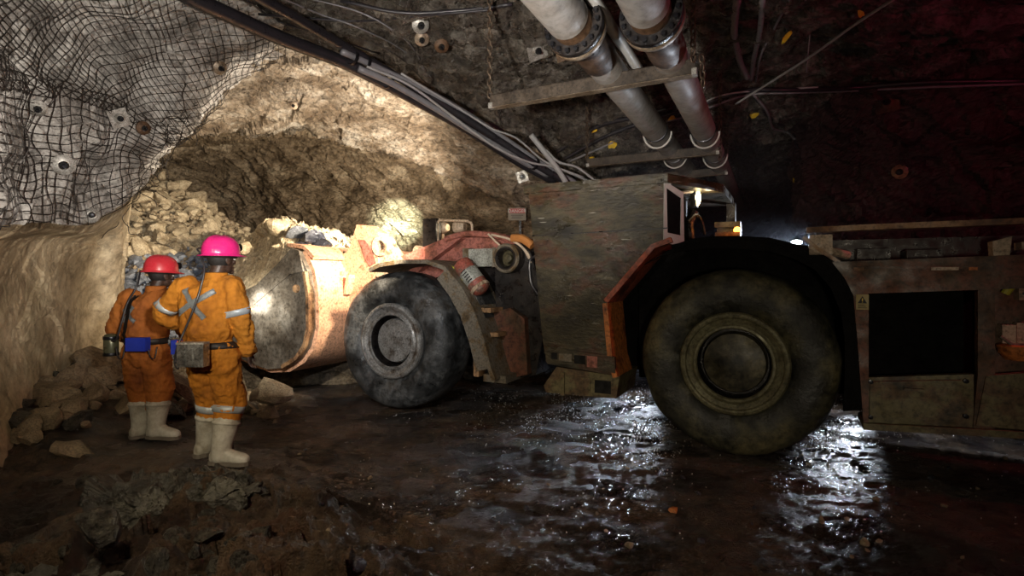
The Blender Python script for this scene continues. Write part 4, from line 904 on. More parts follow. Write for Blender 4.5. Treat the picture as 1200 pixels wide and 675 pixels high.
# thin wires stapled on the roof
def roof_path(pts, off=.05):
    out = []
    for q in pts:
        h = hit(*q)
        if h: out.append(h[0]+h[1]*off)
    return out
for k, (pts, m, r, lab) in enumerate((
    ([(285,-5),(330,25),(385,38),(440,60)], 'cable_dark', .012, 'thin dark wire stapled on the roof left of the round plates'),
    ([(330,-5),(375,12),(420,28),(470,55),(505,92)], 'cable_grey', .008, 'thin grey wire drooping over the roof toward the bolt plates'),
    ([(360,-5),(420,10),(455,30),(482,50),(500,85)], 'cable_grey', .008, 'second thin grey wire drooping toward the bolt plates'),
    ([(400,-5),(470,12),(540,8),(600,4)], 'cable_dark', .02, 'dark cable along the roof at the picture top centre'),
    ([(300,12),(360,20),(430,22),(500,18),(580,6)], 'cable_dark', .014, 'dark wire stretched flat across the roof at top centre'),
    ([(655,178),(700,150),(745,135),(790,125)], 'cable_dark', .035, 'upper dark cable across the roof behind the pipes'),
    ([(660,186),(705,160),(750,141),(800,128)], 'cable_dark', .03, 'middle dark cable across the roof behind the pipes'),
    ([(664,192),(710,168),(755,148),(800,135)], 'cable_grey', .018, 'lowest grey cable across the roof behind the pipes'),
    ([(822,120),(870,106),(930,103),(1000,100),(1080,97),(1210,94)], 'cable_dark', .035, 'long upper dark cable along the top of the right rock wall'),
    ([(822,128),(870,112),(930,107),(1000,104),(1090,101),(1210,98)], 'cable_grey', .018, 'thin grey cable under the dark one on the right wall'),
    ([(820,118),(850,108),(905,104),(960,98)], 'cable_pale', .012, 'short pale wire joining the cables right of the pipes'),
    ([(862,-5),(860,35),(866,70),(874,88)], 'cable_grey', .04, 'pale fat cable loop hanging at the top right of the pipes'),
    ([(895,-5),(888,35),(884,65),(878,90)], 'cable_grey', .03, 'second hanging cable right of the pale fat loop'),
    ([(925,-5),(905,30),(893,60),(885,92)], 'cable_grey', .014, 'thin wire fanning down to the right of the hanging cables'),
    ([(884,108),(898,128),(905,148),(926,155),(934,163)], 'cable_grey', .02, 'frayed grey cable end curling below the wall cables'),
    ([(888,112),(905,138),(928,150),(936,175)], 'cable_dark', .022, 'dark frayed cable end drooping below the wall cables'),
    ([(340,30),(430,45),(470,70),(500,98)], 'wire', .007, 'fine rusty wire crossing the roof above the grey bundle'))):
    pp = roof_path(pts)
    if len(pp) > 2: cable(pp, r, m, lab)
cable([W(862,122,7.2),W(905,95,6.6),W(950,66,6.0),W(1000,30,5.4),W(1052,-4,4.9)], .014, 'cable_pale', 'pale taut wire slanting up to the top right corner', 'taut_wire', 'wire')
cable([W(945,85,6.6),W(949,40,6.4),W(952,-6,6.2)], .007, 'cable_grey', 'thin vertical wire hanging beside the slanting taut wire', 'hanging_wire', 'wire')

# bolt plates pressed on the rock
def bolt_plate(px, py, s, label, round_=False, m='plate_steel', rot=0.0, group=None):
    h = hit(px, py)
    if not h: return
    off = .10 if px < 270 else .03
    nn = (h[1]+(Vector((0, 0, CAMZ))-h[0]).normalized()*.7).normalized(); mt = axis_m(h[0]+nn*off, nn) @ Matrix.Rotation(rot, 4, 'Z')
    t = thing('rock_bolt', h[0]+nn*off, label, 'rock bolt', group)
    def T(o): o.parent = t; o.matrix_parent_inverse = Matrix.Translation(-t.location)
    bm = BM()
    if round_: lathe(bm, [(s*.22, .02), (s*.5, 0), (s*.5, .012), (s*.25, .04), (s*.22, .04), (s*.22, .02)], mt, 24, False)
    else:
        vs = box(bm, (-s/2, -s/2, 0), (s/2, s/2, .012), mt)
        lathe(bm, [(s*.30, .012), (s*.2, .04), (s*.14, .04)], mt, 20, False)
    T(autosmooth(obj('plate', bm, m)))
    bm = BM(); lathe(bm, [(s*.17, .02), (s*.17, .042), (0, .042)], mt, 16); T(obj('hole', bm, 'hole'))
    bm = BM(); lathe(bm, [(s*.09, .02), (s*.09, .09), (0, .09)], mt, 6); T(obj('bolt_end', bm, 'bolt'))
for a in ((44, 121, .15, 'pale bolt plate high on the netted wall, leftmost of the plates', True), (134, 137, .19, 'bright square bolt plate near the middle of the netted wall', False, 'plate_steel', .5), (163, 148, .15, 'ringed bolt plate just right of the bright square one', True, 'pipe_brown'),
          (73, 191, .19, 'pale oval bolt plate low in the netting above the ledge', True), (105, 253, .16, 'bolt plate at the torn bottom hem of the netting', True), (252, 76, .16, 'rusty bolt plate at the upper right hem of the netting', True, 'flange'), (43, 28, .0, '', True),
          (492, 28, .19, 'upper pale round plate on the dark roof left of the pipes', True, 'plate_steel'), (494, 44, .17, 'round plate directly below the upper pale one on the roof', True, 'flange'), (517, 52, .17, 'dull round plate right of the paired plates on the roof', True, 'pipe_brown'),
          (628, 57, .24, 'silver square bolt plate on the roof beside the left pipe', False, 'plate_steel', .6), (659, 60, .2, 'brown square plate half hidden behind the left pipe flange', False, 'flange', .5), (612, 207, .19, 'square plate with dark slot on the rock above the warning sign', False, 'plate_steel', .3),
          (345, 123, .13, 'small pale ring bolt in the lit cave roof', True, 'cream'), (1055, 201, .22, 'brown round plate on the dark right wall', True, 'rail'), (140, 18, .0, '', True)):
    if a[2] > 0: bolt_plate(*a)
bolt_plate(1040, 121, .30, 'dull square plate on the upper right wall', False, 'rear_red', .1)
# yellow markers
def tagplate(px, py, w, h, ang, label):
    hh = hit(px, py)
    if not hh: return
    n = (hh[1]*.4+(Vector((0, 0, CAMZ))-hh[0]).normalized()).normalized(); mt = axis_m(hh[0]+n*.05, n) @ Matrix.Rotation(ang, 4, 'Z'); bm = BM()
    w *= .85; h *= .8
    ring = [(math.cos(a)*w*.55*random.uniform(.6, 1.25), math.sin(a)*h*.6*random.uniform(.5, 1.3), random.uniform(-.02, .02)) for a in [2*PI*k/9 for k in range(9)]]
    lo = [bm.verts.new(mt @ Vector(q)) for q in ring]; hi = [bm.verts.new(mt @ (Vector(q)+Vector((0, 0, .008)))) for q in ring]; bm.faces.new(lo[::-1]); bm.faces.new(hi)
    for k in range(9): bm.faces.new((lo[k], lo[(k+1) % 9], hi[(k+1) % 9], hi[k]))
    tag(obj('marker_tag', bm, 'yellow'), label, 'marker tag')
tagplate(718, 169, .17, .13, .4, 'bright yellow marker tag on rock between the second beam and pipes')
tagplate(697, 153, .14, .06, .3, 'thin yellow tag left above the bright yellow marker')
tagplate(694, 184, .13, .05, .2, 'small yellow tag just above the left end of second beam')
tagplate(787, 138, .13, .08, .3, 'yellow tag between the two pipes')
tagplate(884, 134, .17, .09, .2, 'crumpled yellow tag below the cables right of the pipes')
tagplate(922, 42, .2, .07, .8, 'torn yellow tag on the dark roof right of the pipes')
tagplate(1009, 16, .06, .1, .3, 'tiny yellow tag at the top right beside the taut wire')
tagplate(930, 212, .06, .13, .5, 'tiny orange yellow scrap on the right wall below the frayed cables')

# danger sign on a board
hs = hit(606, 251); ps = W(606, 251, (hs[2]*0+hs[0].y)-.32) if hs else W(606, 251, 9)
sg = thing('danger_sign', ps, 'small rusty red and cream danger sign behind the loader hood', 'sign')
sw, sh = .31, .22
def rs(nm, a, b, m, y=0.0, th=.012):
    bm = BM(); box(bm, (a[0], -y-th, a[1]), (b[0], -y, b[1])); return obj(nm, bm, m, sg, bevel=.002)
rs('board', (-sw/2, -sh/2), (sw/2, sh/2), 'sign_cream'); rs('red_panel', (-sw/2+.02, .015), (sw/2-.02, sh/2-.015), 'sign_red', .012, .004)
def text(s, size, loc, m, parent, nm):
    cu = bpy.data.curves.new(nm, 'FONT'); cu.body = s; cu.size = size; cu.align_x = 'CENTER'; cu.align_y = 'CENTER'; cu.extrude = .001; cu.materials.append(M[m])
    o = bpy.data.objects.new(nm, cu); COL.objects.link(o); dg = bpy.context.evaluated_depsgraph_get(); dg.update(); me = bpy.data.meshes.new_from_object(o.evaluated_get(dg)); bpy.data.objects.remove(o); o = link(nm, me, m); o.parent = parent; o.location = loc; o.rotation_euler = (PI/2, 0, 0); return o
text('DANGER', .078, (0, -.018, .052), 'label_white', sg, 'lettering')
for k, (a, b) in enumerate(((-.105, .105), (-.09, .07), (-.1, .095))): rs('print_line', (a, -.025-.026*k), (b, -.016-.026*k), 'dark_mark', .012, .002)
rs('sign_post', (sw/2-.12, -.9), (sw/2-.08, -sh/2), 'soot', -.02, .03)

# wire netting over the left rib: two sheets following the rock
NG = gnormals(S_left)
OFF = ((D_left-S_left)*NG).sum(2)
def blur(A, k):
    for ax in (0, 1):
        pad = [(0, 0), (0, 0)]; pad[ax] = (k, k); Q = np.pad(A, pad, mode='edge'); c = np.cumsum(Q, axis=ax); c = np.concatenate([np.zeros_like(np.take(c, [0], ax)), c], ax)
        n = A.shape[ax]; A = (np.take(c, range(2*k+1, n+2*k+1), ax)-np.take(c, range(0, n), ax))/(2*k+1)
    return A
MX = OFF.copy()
for _ in range(5): MX = np.maximum(MX, np.maximum(np.maximum(np.roll(MX, 1, 0), np.roll(MX, -1, 0)), np.maximum(np.roll(MX, 1, 1), np.roll(MX, -1, 1))))
OFF = blur(MX, 5)
def netpt(r, c):
    nr, nc = S_left.shape[:2]; r = min(max(r, 0), nr-1.001); c = min(max(c, 0), nc-1.001); i, j = int(r), int(c); fr, fc = r-i, c-j
    def bl(G): return G[i, j]*(1-fr)*(1-fc)+G[i+1, j]*fr*(1-fc)+G[i, j+1]*(1-fr)*fc+G[i+1, j+1]*fr*fc
    p, n, w = bl(S_left), bl(NG), bl(OFF)
    h = w+.02+.03*vnoise(np.array([p])*2.2, 91)[0]
    jit = np.array([vnoise(np.array([p*4+k*9.1]), 93+k)[0] for k in range(3)])*.022
    return Vector(p+n*h+jit)
def net(name, lines, r, label):
    vs, fs = [], []
    for ln in lines:
        if len(ln) < 2: continue
        rings = []
        for (p, s, u, d) in frames(ln):
            o = len(vs); vs += [p+s*r, p+u*r, p-s*r, p-u*r]; rings.append(o)
        for a, b in zip(rings, rings[1:]):
            for k in range(4): fs.append((a+k, a+(k+1) % 4, b+(k+1) % 4, b+k))
    me = bpy.data.meshes.new(name); me.from_pydata([tuple(v) for v in vs], [], fs)
    return tag(link(name, me, 'wire'), label, 'wire netting', kind='stuff' if name == 'torn_netting' else None)
nr, nc = S_left.shape[:2]
def path_len(pts): return sum((b-a).length for a, b in zip(pts, pts[1:]))
lines = []
R0, R1, C0, C1 = 168, 270, 25, 240
def wob(k, t, s): return 1.3*math.sin(t*.05+k*.35+s)+.8*math.sin(t*.13+k*.5)
for k in range(18):                    # horizontal strands of the lower sheet
    r = R0+(R1-R0)*k/17; lines.append([netpt(r+wob(k, c, 0)-.05*(c-C0)*(.3), c) for c in range(C0, C1-int(8*abs(math.sin(k*2.1))), 3)])
for k in range(29):
    c = C0+(C1-C0)*k/28; lines.append([netpt(r, c+wob(k, r, 2)-.10*(r-R0)) for r in range(R0-int(5*abs(math.sin(k*1.3))), R1, 3)])
net('wire_netting', lines, .0042, 'sagging square-mesh wire netting bolted over the grey left wall')
lines = []
R0, R1, C0, C1 = 255, 376, 38, 268
for k in range(-30, 60):
    for sgn in (1, -1):
        ln = []
        for t in range(0, 122, 3):
            r = R0+t; c = C0+k*7.4+(t*.75 if sgn > 0 else -t*1.5+140)
            if C0 <= c <= C1-max(0, (r-R0))*0: ln.append(netpt(r+wob(k, c, 1)*.5, c+wob(k, r, 3)*.5))
            elif ln: lines.append(ln); ln = []
        lines.append(ln)
net('wire_netting', lines, .0042, 'upper diamond-laid wire netting across the roof corner at top left')
lines = []                              # torn ragged ends hanging over the pillar edge
for k in range(60):
    px = random.uniform(130, 228); py = 262-(px-135)*1.55+random.uniform(-22, 18); h = hit(px, py)
    if not h: continue
    p = h[0]+h[1]*.05; d = Vector((random.uniform(-.6, 1), random.uniform(-1, -.1), random.uniform(-1, .5))).normalized(); ln = [p]
    for i in range(7):
        d = (d+Vector((random.gauss(0, .35), random.gauss(0, .3), random.gauss(-.05, .35)))).normalized(); ln.append(ln[-1]+d*random.uniform(.03, .075))
    lines.append(spline(ln, 3))
net('torn_netting', lines, .0045, 'torn curling strands of netting hanging along the pillar edge')

# ================================================================== MINERS
def fuse(bm, voxel, smooth_n=4, fac=.5):
    me = bpy.data.meshes.new('tmp'); bm.to_mesh(me); bm.free(); o = bpy.data.objects.new('tmp', me); COL.objects.link(o)
    r = o.modifiers.new('r', 'REMESH'); r.mode = 'VOXEL'; r.voxel_size = voxel
    if smooth_n: s = o.modifiers.new('s', 'SMOOTH'); s.iterations = smooth_n; s.factor = fac
    dg = bpy.context.evaluated_depsgraph_get(); dg.update(); m2 = bpy.data.meshes.new_from_object(o.evaluated_get(dg))
    bpy.data.objects.remove(o); bpy.data.meshes.remove(me)
    for p in m2.polygons: p.use_smooth = True
    return m2
def loft(bm, rings, n=28):               # rings: (center, rx, ry) horizontal ellipses
    rr = []
    for c, rx, ry in rings: rr.append([bm.verts.new((c[0]+rx*math.cos(a), c[1]+ry*math.sin(a), c[2])) for a in [2*PI*k/n for k in range(n)]])
    for a, b in zip(rr, rr[1:]):
        for k in range(n): bm.faces.new((a[k], a[(k+1) % n], b[(k+1) % n], b[k]))
    bm.faces.new(rr[0][::-1]); bm.faces.new(rr[-1])
def limb(bm, pts, rad, n=18, sub=6):
    P = spline(pts, sub); k = len(P)-1; R = [float(np.interp(i/k*(len(pts)-1), range(len(pts)), rad)) for i in range(k+1)]
    tube(bm, P, R, n); ell(bm, P[0], (R[0],)*3, None, 14, 10); ell(bm, P[-1], (R[-1],)*3, None, 14, 10)
def hand(bm, wr, fw, side, curl):        # wr wrist point, fw direction of fingers, side = direction the thumb points
    fw = fw.normalized(); side = (side-fw*side.dot(fw)).normalized(); nrm = fw.cross(side).normalized()
    m = Matrix(((side.x, fw.x, nrm.x), (side.y, fw.y, nrm.y), (side.z, fw.z, nrm.z)))
    bm2 = Matrix.Translation(wr+fw*.05) @ m.to_4x4() @ Matrix.Diagonal((.041, .054, .017, 1)); bmesh.ops.create_uvsphere(bm, u_segments=16, v_segments=12, radius=1, matrix=bm2)
    tube(bm, [wr-fw*.05, wr, wr+fw*.03], [.028, .026, .028], 12)
    for k, (o, ln) in enumerate(((.030, .068), (.010, .078), (-.010, .073), (-.029, .056))):
        p = wr+fw*.085+side*o; d = fw.copy(); pts = [p-fw*.03, p]
        for j, f in enumerate((.45, .32, .23)):
            d = (d*math.cos(curl)+nrm*math.sin(curl)).normalized(); nrm2 = nrm
            pts.append(pts[-1]+d*ln*f); d = (d+nrm*.12).normalized()
        tube(bm, pts, [.010, .010, .0095, .009, .0075], 10); ell(bm, pts[-1], (.0075,)*3, None, 8, 6)
    t = wr+fw*.025+side*.03; pts = [t-side*.012, t+side*.018+fw*.018+nrm*.006, t+side*.026+fw*.045+nrm*.016, t+side*.022+fw*.068+nrm*.024]
    tube(bm, pts, [.013, .0125, .011, .009], 10); ell(bm, pts[-1], (.009,)*3, None, 8, 6)
def head_mesh(bm, c, yaw, tilt):
    R = Euler((tilt, 0, yaw)).to_matrix()
    def q(x, y, z): return c+R @ Vector((x, y, z))
    m = R.to_4x4()
    def e(x, y, z, rx, ry, rz): bmesh.ops.create_uvsphere(bm, u_segments=24, v_segments=18, radius=1, matrix=Matrix.Translation(q(x, y, z)) @ m @ Matrix.Diagonal((rx, ry, rz, 1)))
    e(0, -.01, .02, .076, .096, .10); e(0, .022, -.055, .058, .068, .062)      # skull, jaw
    e(0, .082, -.10, .026, .02, .02)                                           # chin
    e(0, .098, -.012, .011, .018, .028); e(0, .108, -.03, .017, .013, .011)   # nose
    e(0, .089, -.062, .026, .012, .007); e(0, .088, -.073, .024, .012, .007)  # lips
    e(.035, .074, -.02, .022, .02, .018); e(-.035, .074, -.02, .022, .02, .018)   # cheeks
    e(.032, .083, .022, .024, .012, .008); e(-.032, .083, .022, .024, .012, .008) # brow
    for s in (1, -1): e(s*.080, -.005, -.015, .010, .02, .032); e(s*.084, -.012, -.008, .006, .022, .026)
    return q, R, m
def miner(base, J, cmat, hmat, label, headyaw, headtilt, seed):
    root = thing('person', base, label, 'person')
    J = {k: Vector(v) for k, v in J.items()}
    # one continuous body
    bm = BM(); hd = J['head']; q, R, hm = head_mesh(bm, hd, headyaw, headtilt)
    tube(bm, [J['neck']-Vector((0, .01, .08)), J['neck']+Vector((0, 0, .03)), hd+R @ Vector((0, -.02, -.04))], [.065, .056, .058], 18)
    loft(bm, [(J['pelvis']-Vector((0, 0, .09)), .12, .09), (J['pelvis'], .155, .105), (J['waist'], .135, .095), (J['chest'], .165, .105), (J['chest']+Vector((0, 0, .12)), .15, .085), (J['neck']-Vector((0, .0, .03)), .07, .06)])
    for s in 'LR':
        limb(bm, [J[s+'sh'], (J[s+'sh']+J[s+'el'])/2, J[s+'el'], (J[s+'el']*.45+J[s+'wr']*.55), J[s+'wr']], [.055, .05, .04, .038, .027])
        limb(bm, [J[s+'hip'], (J[s+'hip']+J[s+'kn'])/2, J[s+'kn'], (J[s+'kn']*.6+J[s+'an']*.4), J[s+'an']], [.085, .075, .052, .052, .036])
        tube(bm, [J[s+'an']+Vector((0, 0, .02)), J[s+'an']+Vector((0, 0, -.03)), J[s+'an']+J[s+'toe']*.09+Vector((0, 0, -.035)), J[s+'an']+J[s+'toe']*.17+Vector((0, 0, -.05))], [.036, .038, .034, .02], 12)
        hand(bm, J[s+'wr'], J[s+'fw'], J[s+'th'], J.get(s+'cu', Vector((.35, 0, 0))).x)
    body = link('body', fuse(bm, .0055, 3, .4), 'skin', root, True)
    # eyes, hair
    for s in (1, -1):
        bm = BM(); ell(bm, q(s*.031, .084, .0), (.012, .010, .009), R); obj('eye', bm, 'label_white', body, True)
    bm = BM(); bmesh.ops.create_uvsphere(bm, u_segments=24, v_segments=16, radius=1, matrix=Matrix.Translation(q(0, -.022, .022)) @ hm @ Matrix.Diagonal((.083, .098, .102, 1)))
    bmesh.ops.delete(bm, geom=[v for v in bm.verts if (R.transposed() @ (v.co-hd)).y > .045 or (R.transposed() @ (v.co-hd)).z < -.055], context='VERTS'); obj('hair', bm, 'hair', root, True)
    # coverall
    bm = BM(); P = J
    loft(bm, [(P['pelvis']-Vector((0, 0, .13)), .14, .11), (P['pelvis']-Vector((0, 0, .02)), .178, .135), (P['pelvis']*.45+P['waist']*.55, .168, .13), (P['waist']-Vector((0, 0, .02)), .158, .12), (P['waist']+Vector((0, -.01, .055)), .19, .148), (P['waist']*.5+P['chest']*.5, .19, .14), (P['chest'], .205, .138), (P['chest']+Vector((0, 0, .10)), .205, .122), (P['neck']-Vector((0, .005, .05)), .135, .095), (P['neck']-Vector((0, 0, .005)), .078, .072), (P['neck']+Vector((0, 0, .02)), .075, .07)], 36)
    for s in 'LR':
        wr = P[s+'wr']-(P[s+'wr']-P[s+'el']).normalized()*.02
        limb(bm, [P[s+'sh']+(P['chest']-P[s+'sh'])*.2+Vector((0, 0, .02)), P[s+'sh'], (P[s+'sh']+P[s+'el'])/2, P[s+'el'], (P[s+'el']+wr)/2, wr], [.075, .082, .080, .070, .064, .050], 22)
        kn = P[s+'kn']; bt = P[s+'an']+(kn-P[s+'an'])*(.185/(kn.z-P[s+'an'].z))
        limb(bm, [P[s+'hip']+Vector((0, 0, .02)), (P[s+'hip']+kn)/2, kn, bt], [.115, .112, .106, .092], 24)
    cm = fuse(bm, .011, 5, .5)
    co = np.empty(len(cm.vertices)*3); cm.vertices.foreach_get('co', co); co = co.reshape(-1, 3); nn = np.array([v.normal[:] for v in cm.vertices])
    w1 = fbm(co*np.array([9, 9, 6])+seed, 3, seed, True); w2 = fbm((co+.04*np.stack([vnoise(co*6, seed+k) for k in range(3)], 1))*np.array([16, 16, 22]), 3, seed+9, True)
    el = min(co[:, 2].max(), 9)
    d = .017*w1+.012*w2
    near_el = np.zeros(len(co))
    for k in ('Lel', 'Rel', 'waist', 'Lkn', 'Rkn', 'Lwr', 'Rwr'): near_el = np.maximum(near_el, np.exp(-((co-np.array(P[k]))**2).sum(1)/.022))
    d += near_el*.012*fbm(co*np.array([10, 10, 40])+3, 3, seed+20, True)
    d *= smooth(.30, .48, co[:, 2])
    co = co+nn*d[:, None]; cm.vertices.foreach_set('co', co.ravel()); cm.update()
    cov = link('coverall', cm, cmat, root, True)
    T = BVHTree.FromPolygons([v.co.copy() for v in cm.vertices], [tuple(p.vertices) for p in cm.polygons])
    bm = BM(); c = P['neck']+Vector((0, -.004, .0))
    lathe(bm, [(.082, -.045), (.090, -.005), (.086, .035), (.078, .045), (.072, .035), (.074, -.03)], Matrix.Translation(c) @ Matrix.Diagonal((1, .92, 1, 1)), 30, False); obj('collar', bm, cmat, cov, True)
    def tape(name, a, b, w, dirv=(0, 1, 0), m='reflective', off=.004, n=26):   # flat tape laid on the cloth from behind
        bm = BM(); a, b, dv = Vector(a), Vector(b), Vector(dirv).normalized(); s = (b-a).cross(dv).normalized(); rows = []
        for i in range(n+1):
            row = []
            for k in (-1, -.33, .33, 1):
                p = a+(b-a)*(i/n)+s*(w/2*k); h = T.ray_cast(p-dv*1.0, dv)
                row.append(bm.verts.new((h[0] if h[0] else p)-dv*off))
            rows.append(row)
        for r1, r2 in zip(rows, rows[1:]):
            for k in range(3): bm.faces.new((r1[k], r1[k+1], r2[k+1], r2[k]))
        bmesh.ops.solidify(bm, geom=bm.faces[:], thickness=.003); return obj(name, bm, m, cov, True)
    def band(name, p, d, w, m='reflective', off=.005, rmax=.2, parent=None, n=36):
        d = Vector(d).normalized(); a = d.orthogonal().normalized(); b = d.cross(a); bm = BM(); rows = []
        for k in range(n):
            t = 2*PI*k/n; dr = a*math.cos(t)+b*math.sin(t); row = []
            for z in (-w/2, 0, w/2):
                o = Vector(p)+d*z; h = T.ray_cast(o, dr); r = h[3] if h[0] and h[3] < rmax else rmax*.8
                row.append(r)
            rows.append((dr, row))
        sm = [[min(rows[(k+j) % n][1][i] for j in (-1, 0, 1))*.4+rows[k][1][i]*.6 for i in range(3)] for k in range(n)]
        vv = [[bm.verts.new(Vector(p)+d*z+rows[k][0]*(sm[k][i]+off)) for i, z in enumerate((-w/2, 0, w/2))] for k in range(n)]
        for k in range(n):
            for i in range(2): bm.faces.new((vv[k][i], vv[(k+1) % n][i], vv[(k+1) % n][i+1], vv[k][i+1]))
        bmesh.ops.recalc_face_normals(bm, faces=bm.faces); bmesh.ops.solidify(bm, geom=bm.faces[:], thickness=.003); return obj(name, bm, m, parent or cov, True)
    # boots
    for s in 'LR':
        an, to = P[s+'an'], P[s+'toe']; d = Vector((to.x, to.y, 0)).normalized(); h0 = an.z-.1
        kn = P[s+'kn']; up = (kn-an).normalized(); topc = an+up*(.215/up.z)
        bm = BM(); limb(bm, [topc, an+up*.17, an+up*.06, an+Vector((0, 0, -.03))], [.104, .094, .078, .072], 22)
        A_ = Vector((an.x, an.y, h0)); rr = []
        for t, w_, hh in ((-.085, .030, .075), (-.065, .044, .10), (0, .050, .12), (.08, .051, .105), (.14, .056, .085), (.19, .053, .075), (.225, .036, .06), (.235, .02, .045)):
            c = A_+d*t; sd = Vector((-d.y, d.x, 0)); ring = []
            for k in range(18):
                a = 2*PI*k/18; ring.append(bm.verts.new(c+sd*(w_*math.copysign(abs(math.cos(a))**.75, math.cos(a)))+Vector((0, 0, .012+hh*.5+hh*.5*math.copysign(abs(math.sin(a))**.75, math.sin(a))))))
            rr.append(ring)
        for a, b in zip(rr, rr[1:]):
            for k in range(18): bm.faces.new((a[k], a[(k+1) % 18], b[(k+1) % 18], b[k]))
        bm.faces.new(rr[0][::-1]); bm.faces.new(rr[-1])
        me = fuse(bm, .0085, 3, .5); bo = link('boot', me, 'boot', root, True)
        bm = BM(); out = []
        for t, w_ in ((-.093, .02), (-.08, .04), (-.03, .054), (.05, .05), (.13, .060), (.19, .058), (.225, .042), (.243, .018)): out.append((t, w_))
        for z0, z1, sc in ((0, .03, 1.0),):
            sd = Vector((-d.y, d.x, 0)); ll = [A_+d*t+sd*w_*1.03 for t, w_ in out]+[A_+d*t-sd*w_*1.03 for t, w_ in out[::-1]]
            a = [bm.verts.new(p+Vector((0, 0, z0))) for p in ll]; b = [bm.verts.new(p+Vector((0, 0, z1))) for p in ll]; bm.faces.new(a[::-1]); bm.faces.new(b)
            for i in range(len(ll)): bm.faces.new((a[i], a[(i+1) % len(ll)], b[(i+1) % len(ll)], b[i]))
        obj('sole', bm, 'sole', bo)
        bm = BM(); lathe(bm, [(.098, -.016), (.107, -.014), (.108, .008), (.098, .012)], axis_m(topc, up), 26, False); obj('boot_rim', bm, 'boot', bo, True)
    # helmet
    hx = Matrix.Translation(hd+R @ Vector((0, -.012, .045))) @ hm
    bm = BM(); n = 48; prof = [(1.0, 0, .0), (.985, .03, 0), (.95, .062, 0), (.86, .095, 0), (.70, .122, 0), (.48, .138, 0), (.22, .146, 0)]
    rings = []
    for f, zz, _ in prof:
        rings.append([bm.verts.new(hx @ Vector((.128*f*math.sin(a), .150*f*math.cos(a), zz+(.006 if abs(math.sin(a)) < .16 and zz > .04 else 0)))) for a in [2*PI*k/n for k in range(n)]])
    tp = bm.verts.new(hx @ Vector((0, 0, .150)))
    br = []
    for (k0, dz) in ((1.0, -.004), (1.18, -.016), (1.185, -.022), (1.0, -.012)):
        br.append([bm.verts.new(hx @ Vector((.128*k0*math.sin(a), (.150*k0+(k0 > 1.1)*(.035*max(0, math.cos(a))**2))*math.cos(a), dz))) for a in [2*PI*k/n for k in range(n)]])
    seq = br[::-1]+rings
    for a, b in zip(seq, seq[1:]):
        for k in range(n): bm.faces.new((a[k], a[(k+1) % n], b[(k+1) % n], b[k]))
    for k in range(n): bm.faces.new((rings[-1][k], rings[-1][(k+1) % n], tp))
    he = obj('helmet', bm, hmat, root, True)
    bm = BM(); lathe(bm, [(0, 0), (.026, 0), (.032, .012), (.032, .04), (.026, .045)], hx @ Matrix.Translation((0, .135, .055)) @ Euler((-PI/2+.1, 0, 0)).to_matrix().to_4x4(), 20, False); cl = obj('cap_lamp', bm, 'black', he, True)
    bm = BM(); lathe(bm, [(.026, .045), (0, .05)], hx @ Matrix.Translation((0, .135, .055)) @ Euler((-PI/2+.1, 0, 0)).to_matrix().to_4x4(), 20, False); obj('lamp_lens', bm, glow('cap_lamp_glow', (1, .97, .9), 20), cl, True)
    bm = BM(); rg = []
    for k in range(n):
        a = 2*PI*k/n; rg.append([bm.verts.new(hx @ Vector((.118*math.sin(a)*(1 if z > -.03 else .86), .138*math.cos(a)*(1 if z > -.03 else .9), z))) for z in (-.008, -.02, -.034)])
    for k in range(n):
        for i in range(2): bm.faces.new((rg[k][i], rg[(k+1) % n][i], rg[(k+1) % n][i+1], rg[k][i+1]))
    obj('helmet_harness', bm, 'leather', he, True)
    return root, cov, T, tape, band, P, hx, he

BA = Vector((-2.40, 4.36, .165)); BA.z = max(ground(-2.33+.06*k, 4.36) for k in range(6))+.015
JA = dict(head=(.055, .06, 1.635), neck=(.03, .02, 1.485), chest=(-.03, .0, 1.28), waist=(-.02, .0, 1.0), pelvis=(.0, .0, .90),
    Rsh=(.165, .0, 1.42), Rel=(.225, .02, 1.14), Rwr=(.25, .10, .885), Rfw=(.04, .12, -1), Rth=(-.2, 1, 0),
    Lsh=(-.215, .0, 1.41), Lel=(-.42, .06, 1.19), Lwr=(-.235, .29, 1.04), Lfw=(1, .25, -.15), Lth=(0, .2, 1),
    Rhip=(.085, .0, .86), Rkn=(.105, .09, .47), Ran=(.075, .0, .10), Rtoe=(.97, -.1, 0),
    Lhip=(-.085, .02, .86), Lkn=(-.06, .12, .48), Lan=(-.115, .12, .13), Ltoe=(.45, .9, 0))
ra_, cvA, TA, tapeA, bandA, PA, hxA, heA = miner(BA, JA, 'coverall', 'helmet_pink', 'person in amber coverall and magenta helmet standing right, silver box on belt', -.45, .0, 5)
tapeA('back_tape', (-.155, 0, 1.40), (.02, 0, 1.17), .045); tapeA('back_tape', (-.21, 0, 1.20), (.085, 0, 1.385), .045)
bandA('arm_band', PA['Rel']*.75+PA['Rsh']*.25-Vector((0, 0, .0)), PA['Rel']-PA['Rsh'], .05, rmax=.13)
bandA('arm_band', PA['Lel']*.72+PA['Lsh']*.28, PA['Lel']-PA['Lsh'], .05, rmax=.13)
bandA('leg_band', PA['Rkn']*.86+PA['Ran']*.14, PA['Rkn']-PA['Ran'], .055, rmax=.16)
bandA('leg_band', PA['Lkn']*.84+PA['Lan']*.16, PA['Lkn']-PA['Lan'], .055, rmax=.16)
be_ = bandA('belt', (-.01, .0, .955), (0, 0, 1), .05, 'leather', .010, .3, ra_)
bm = BM(); box(bm, (-.115, -.265, .815), (.085, -.18, .985)); bp_ = obj('battery_box', bm, 'silver', ra_, bevel=.02, seg=3); autosmooth(bp_, 40)
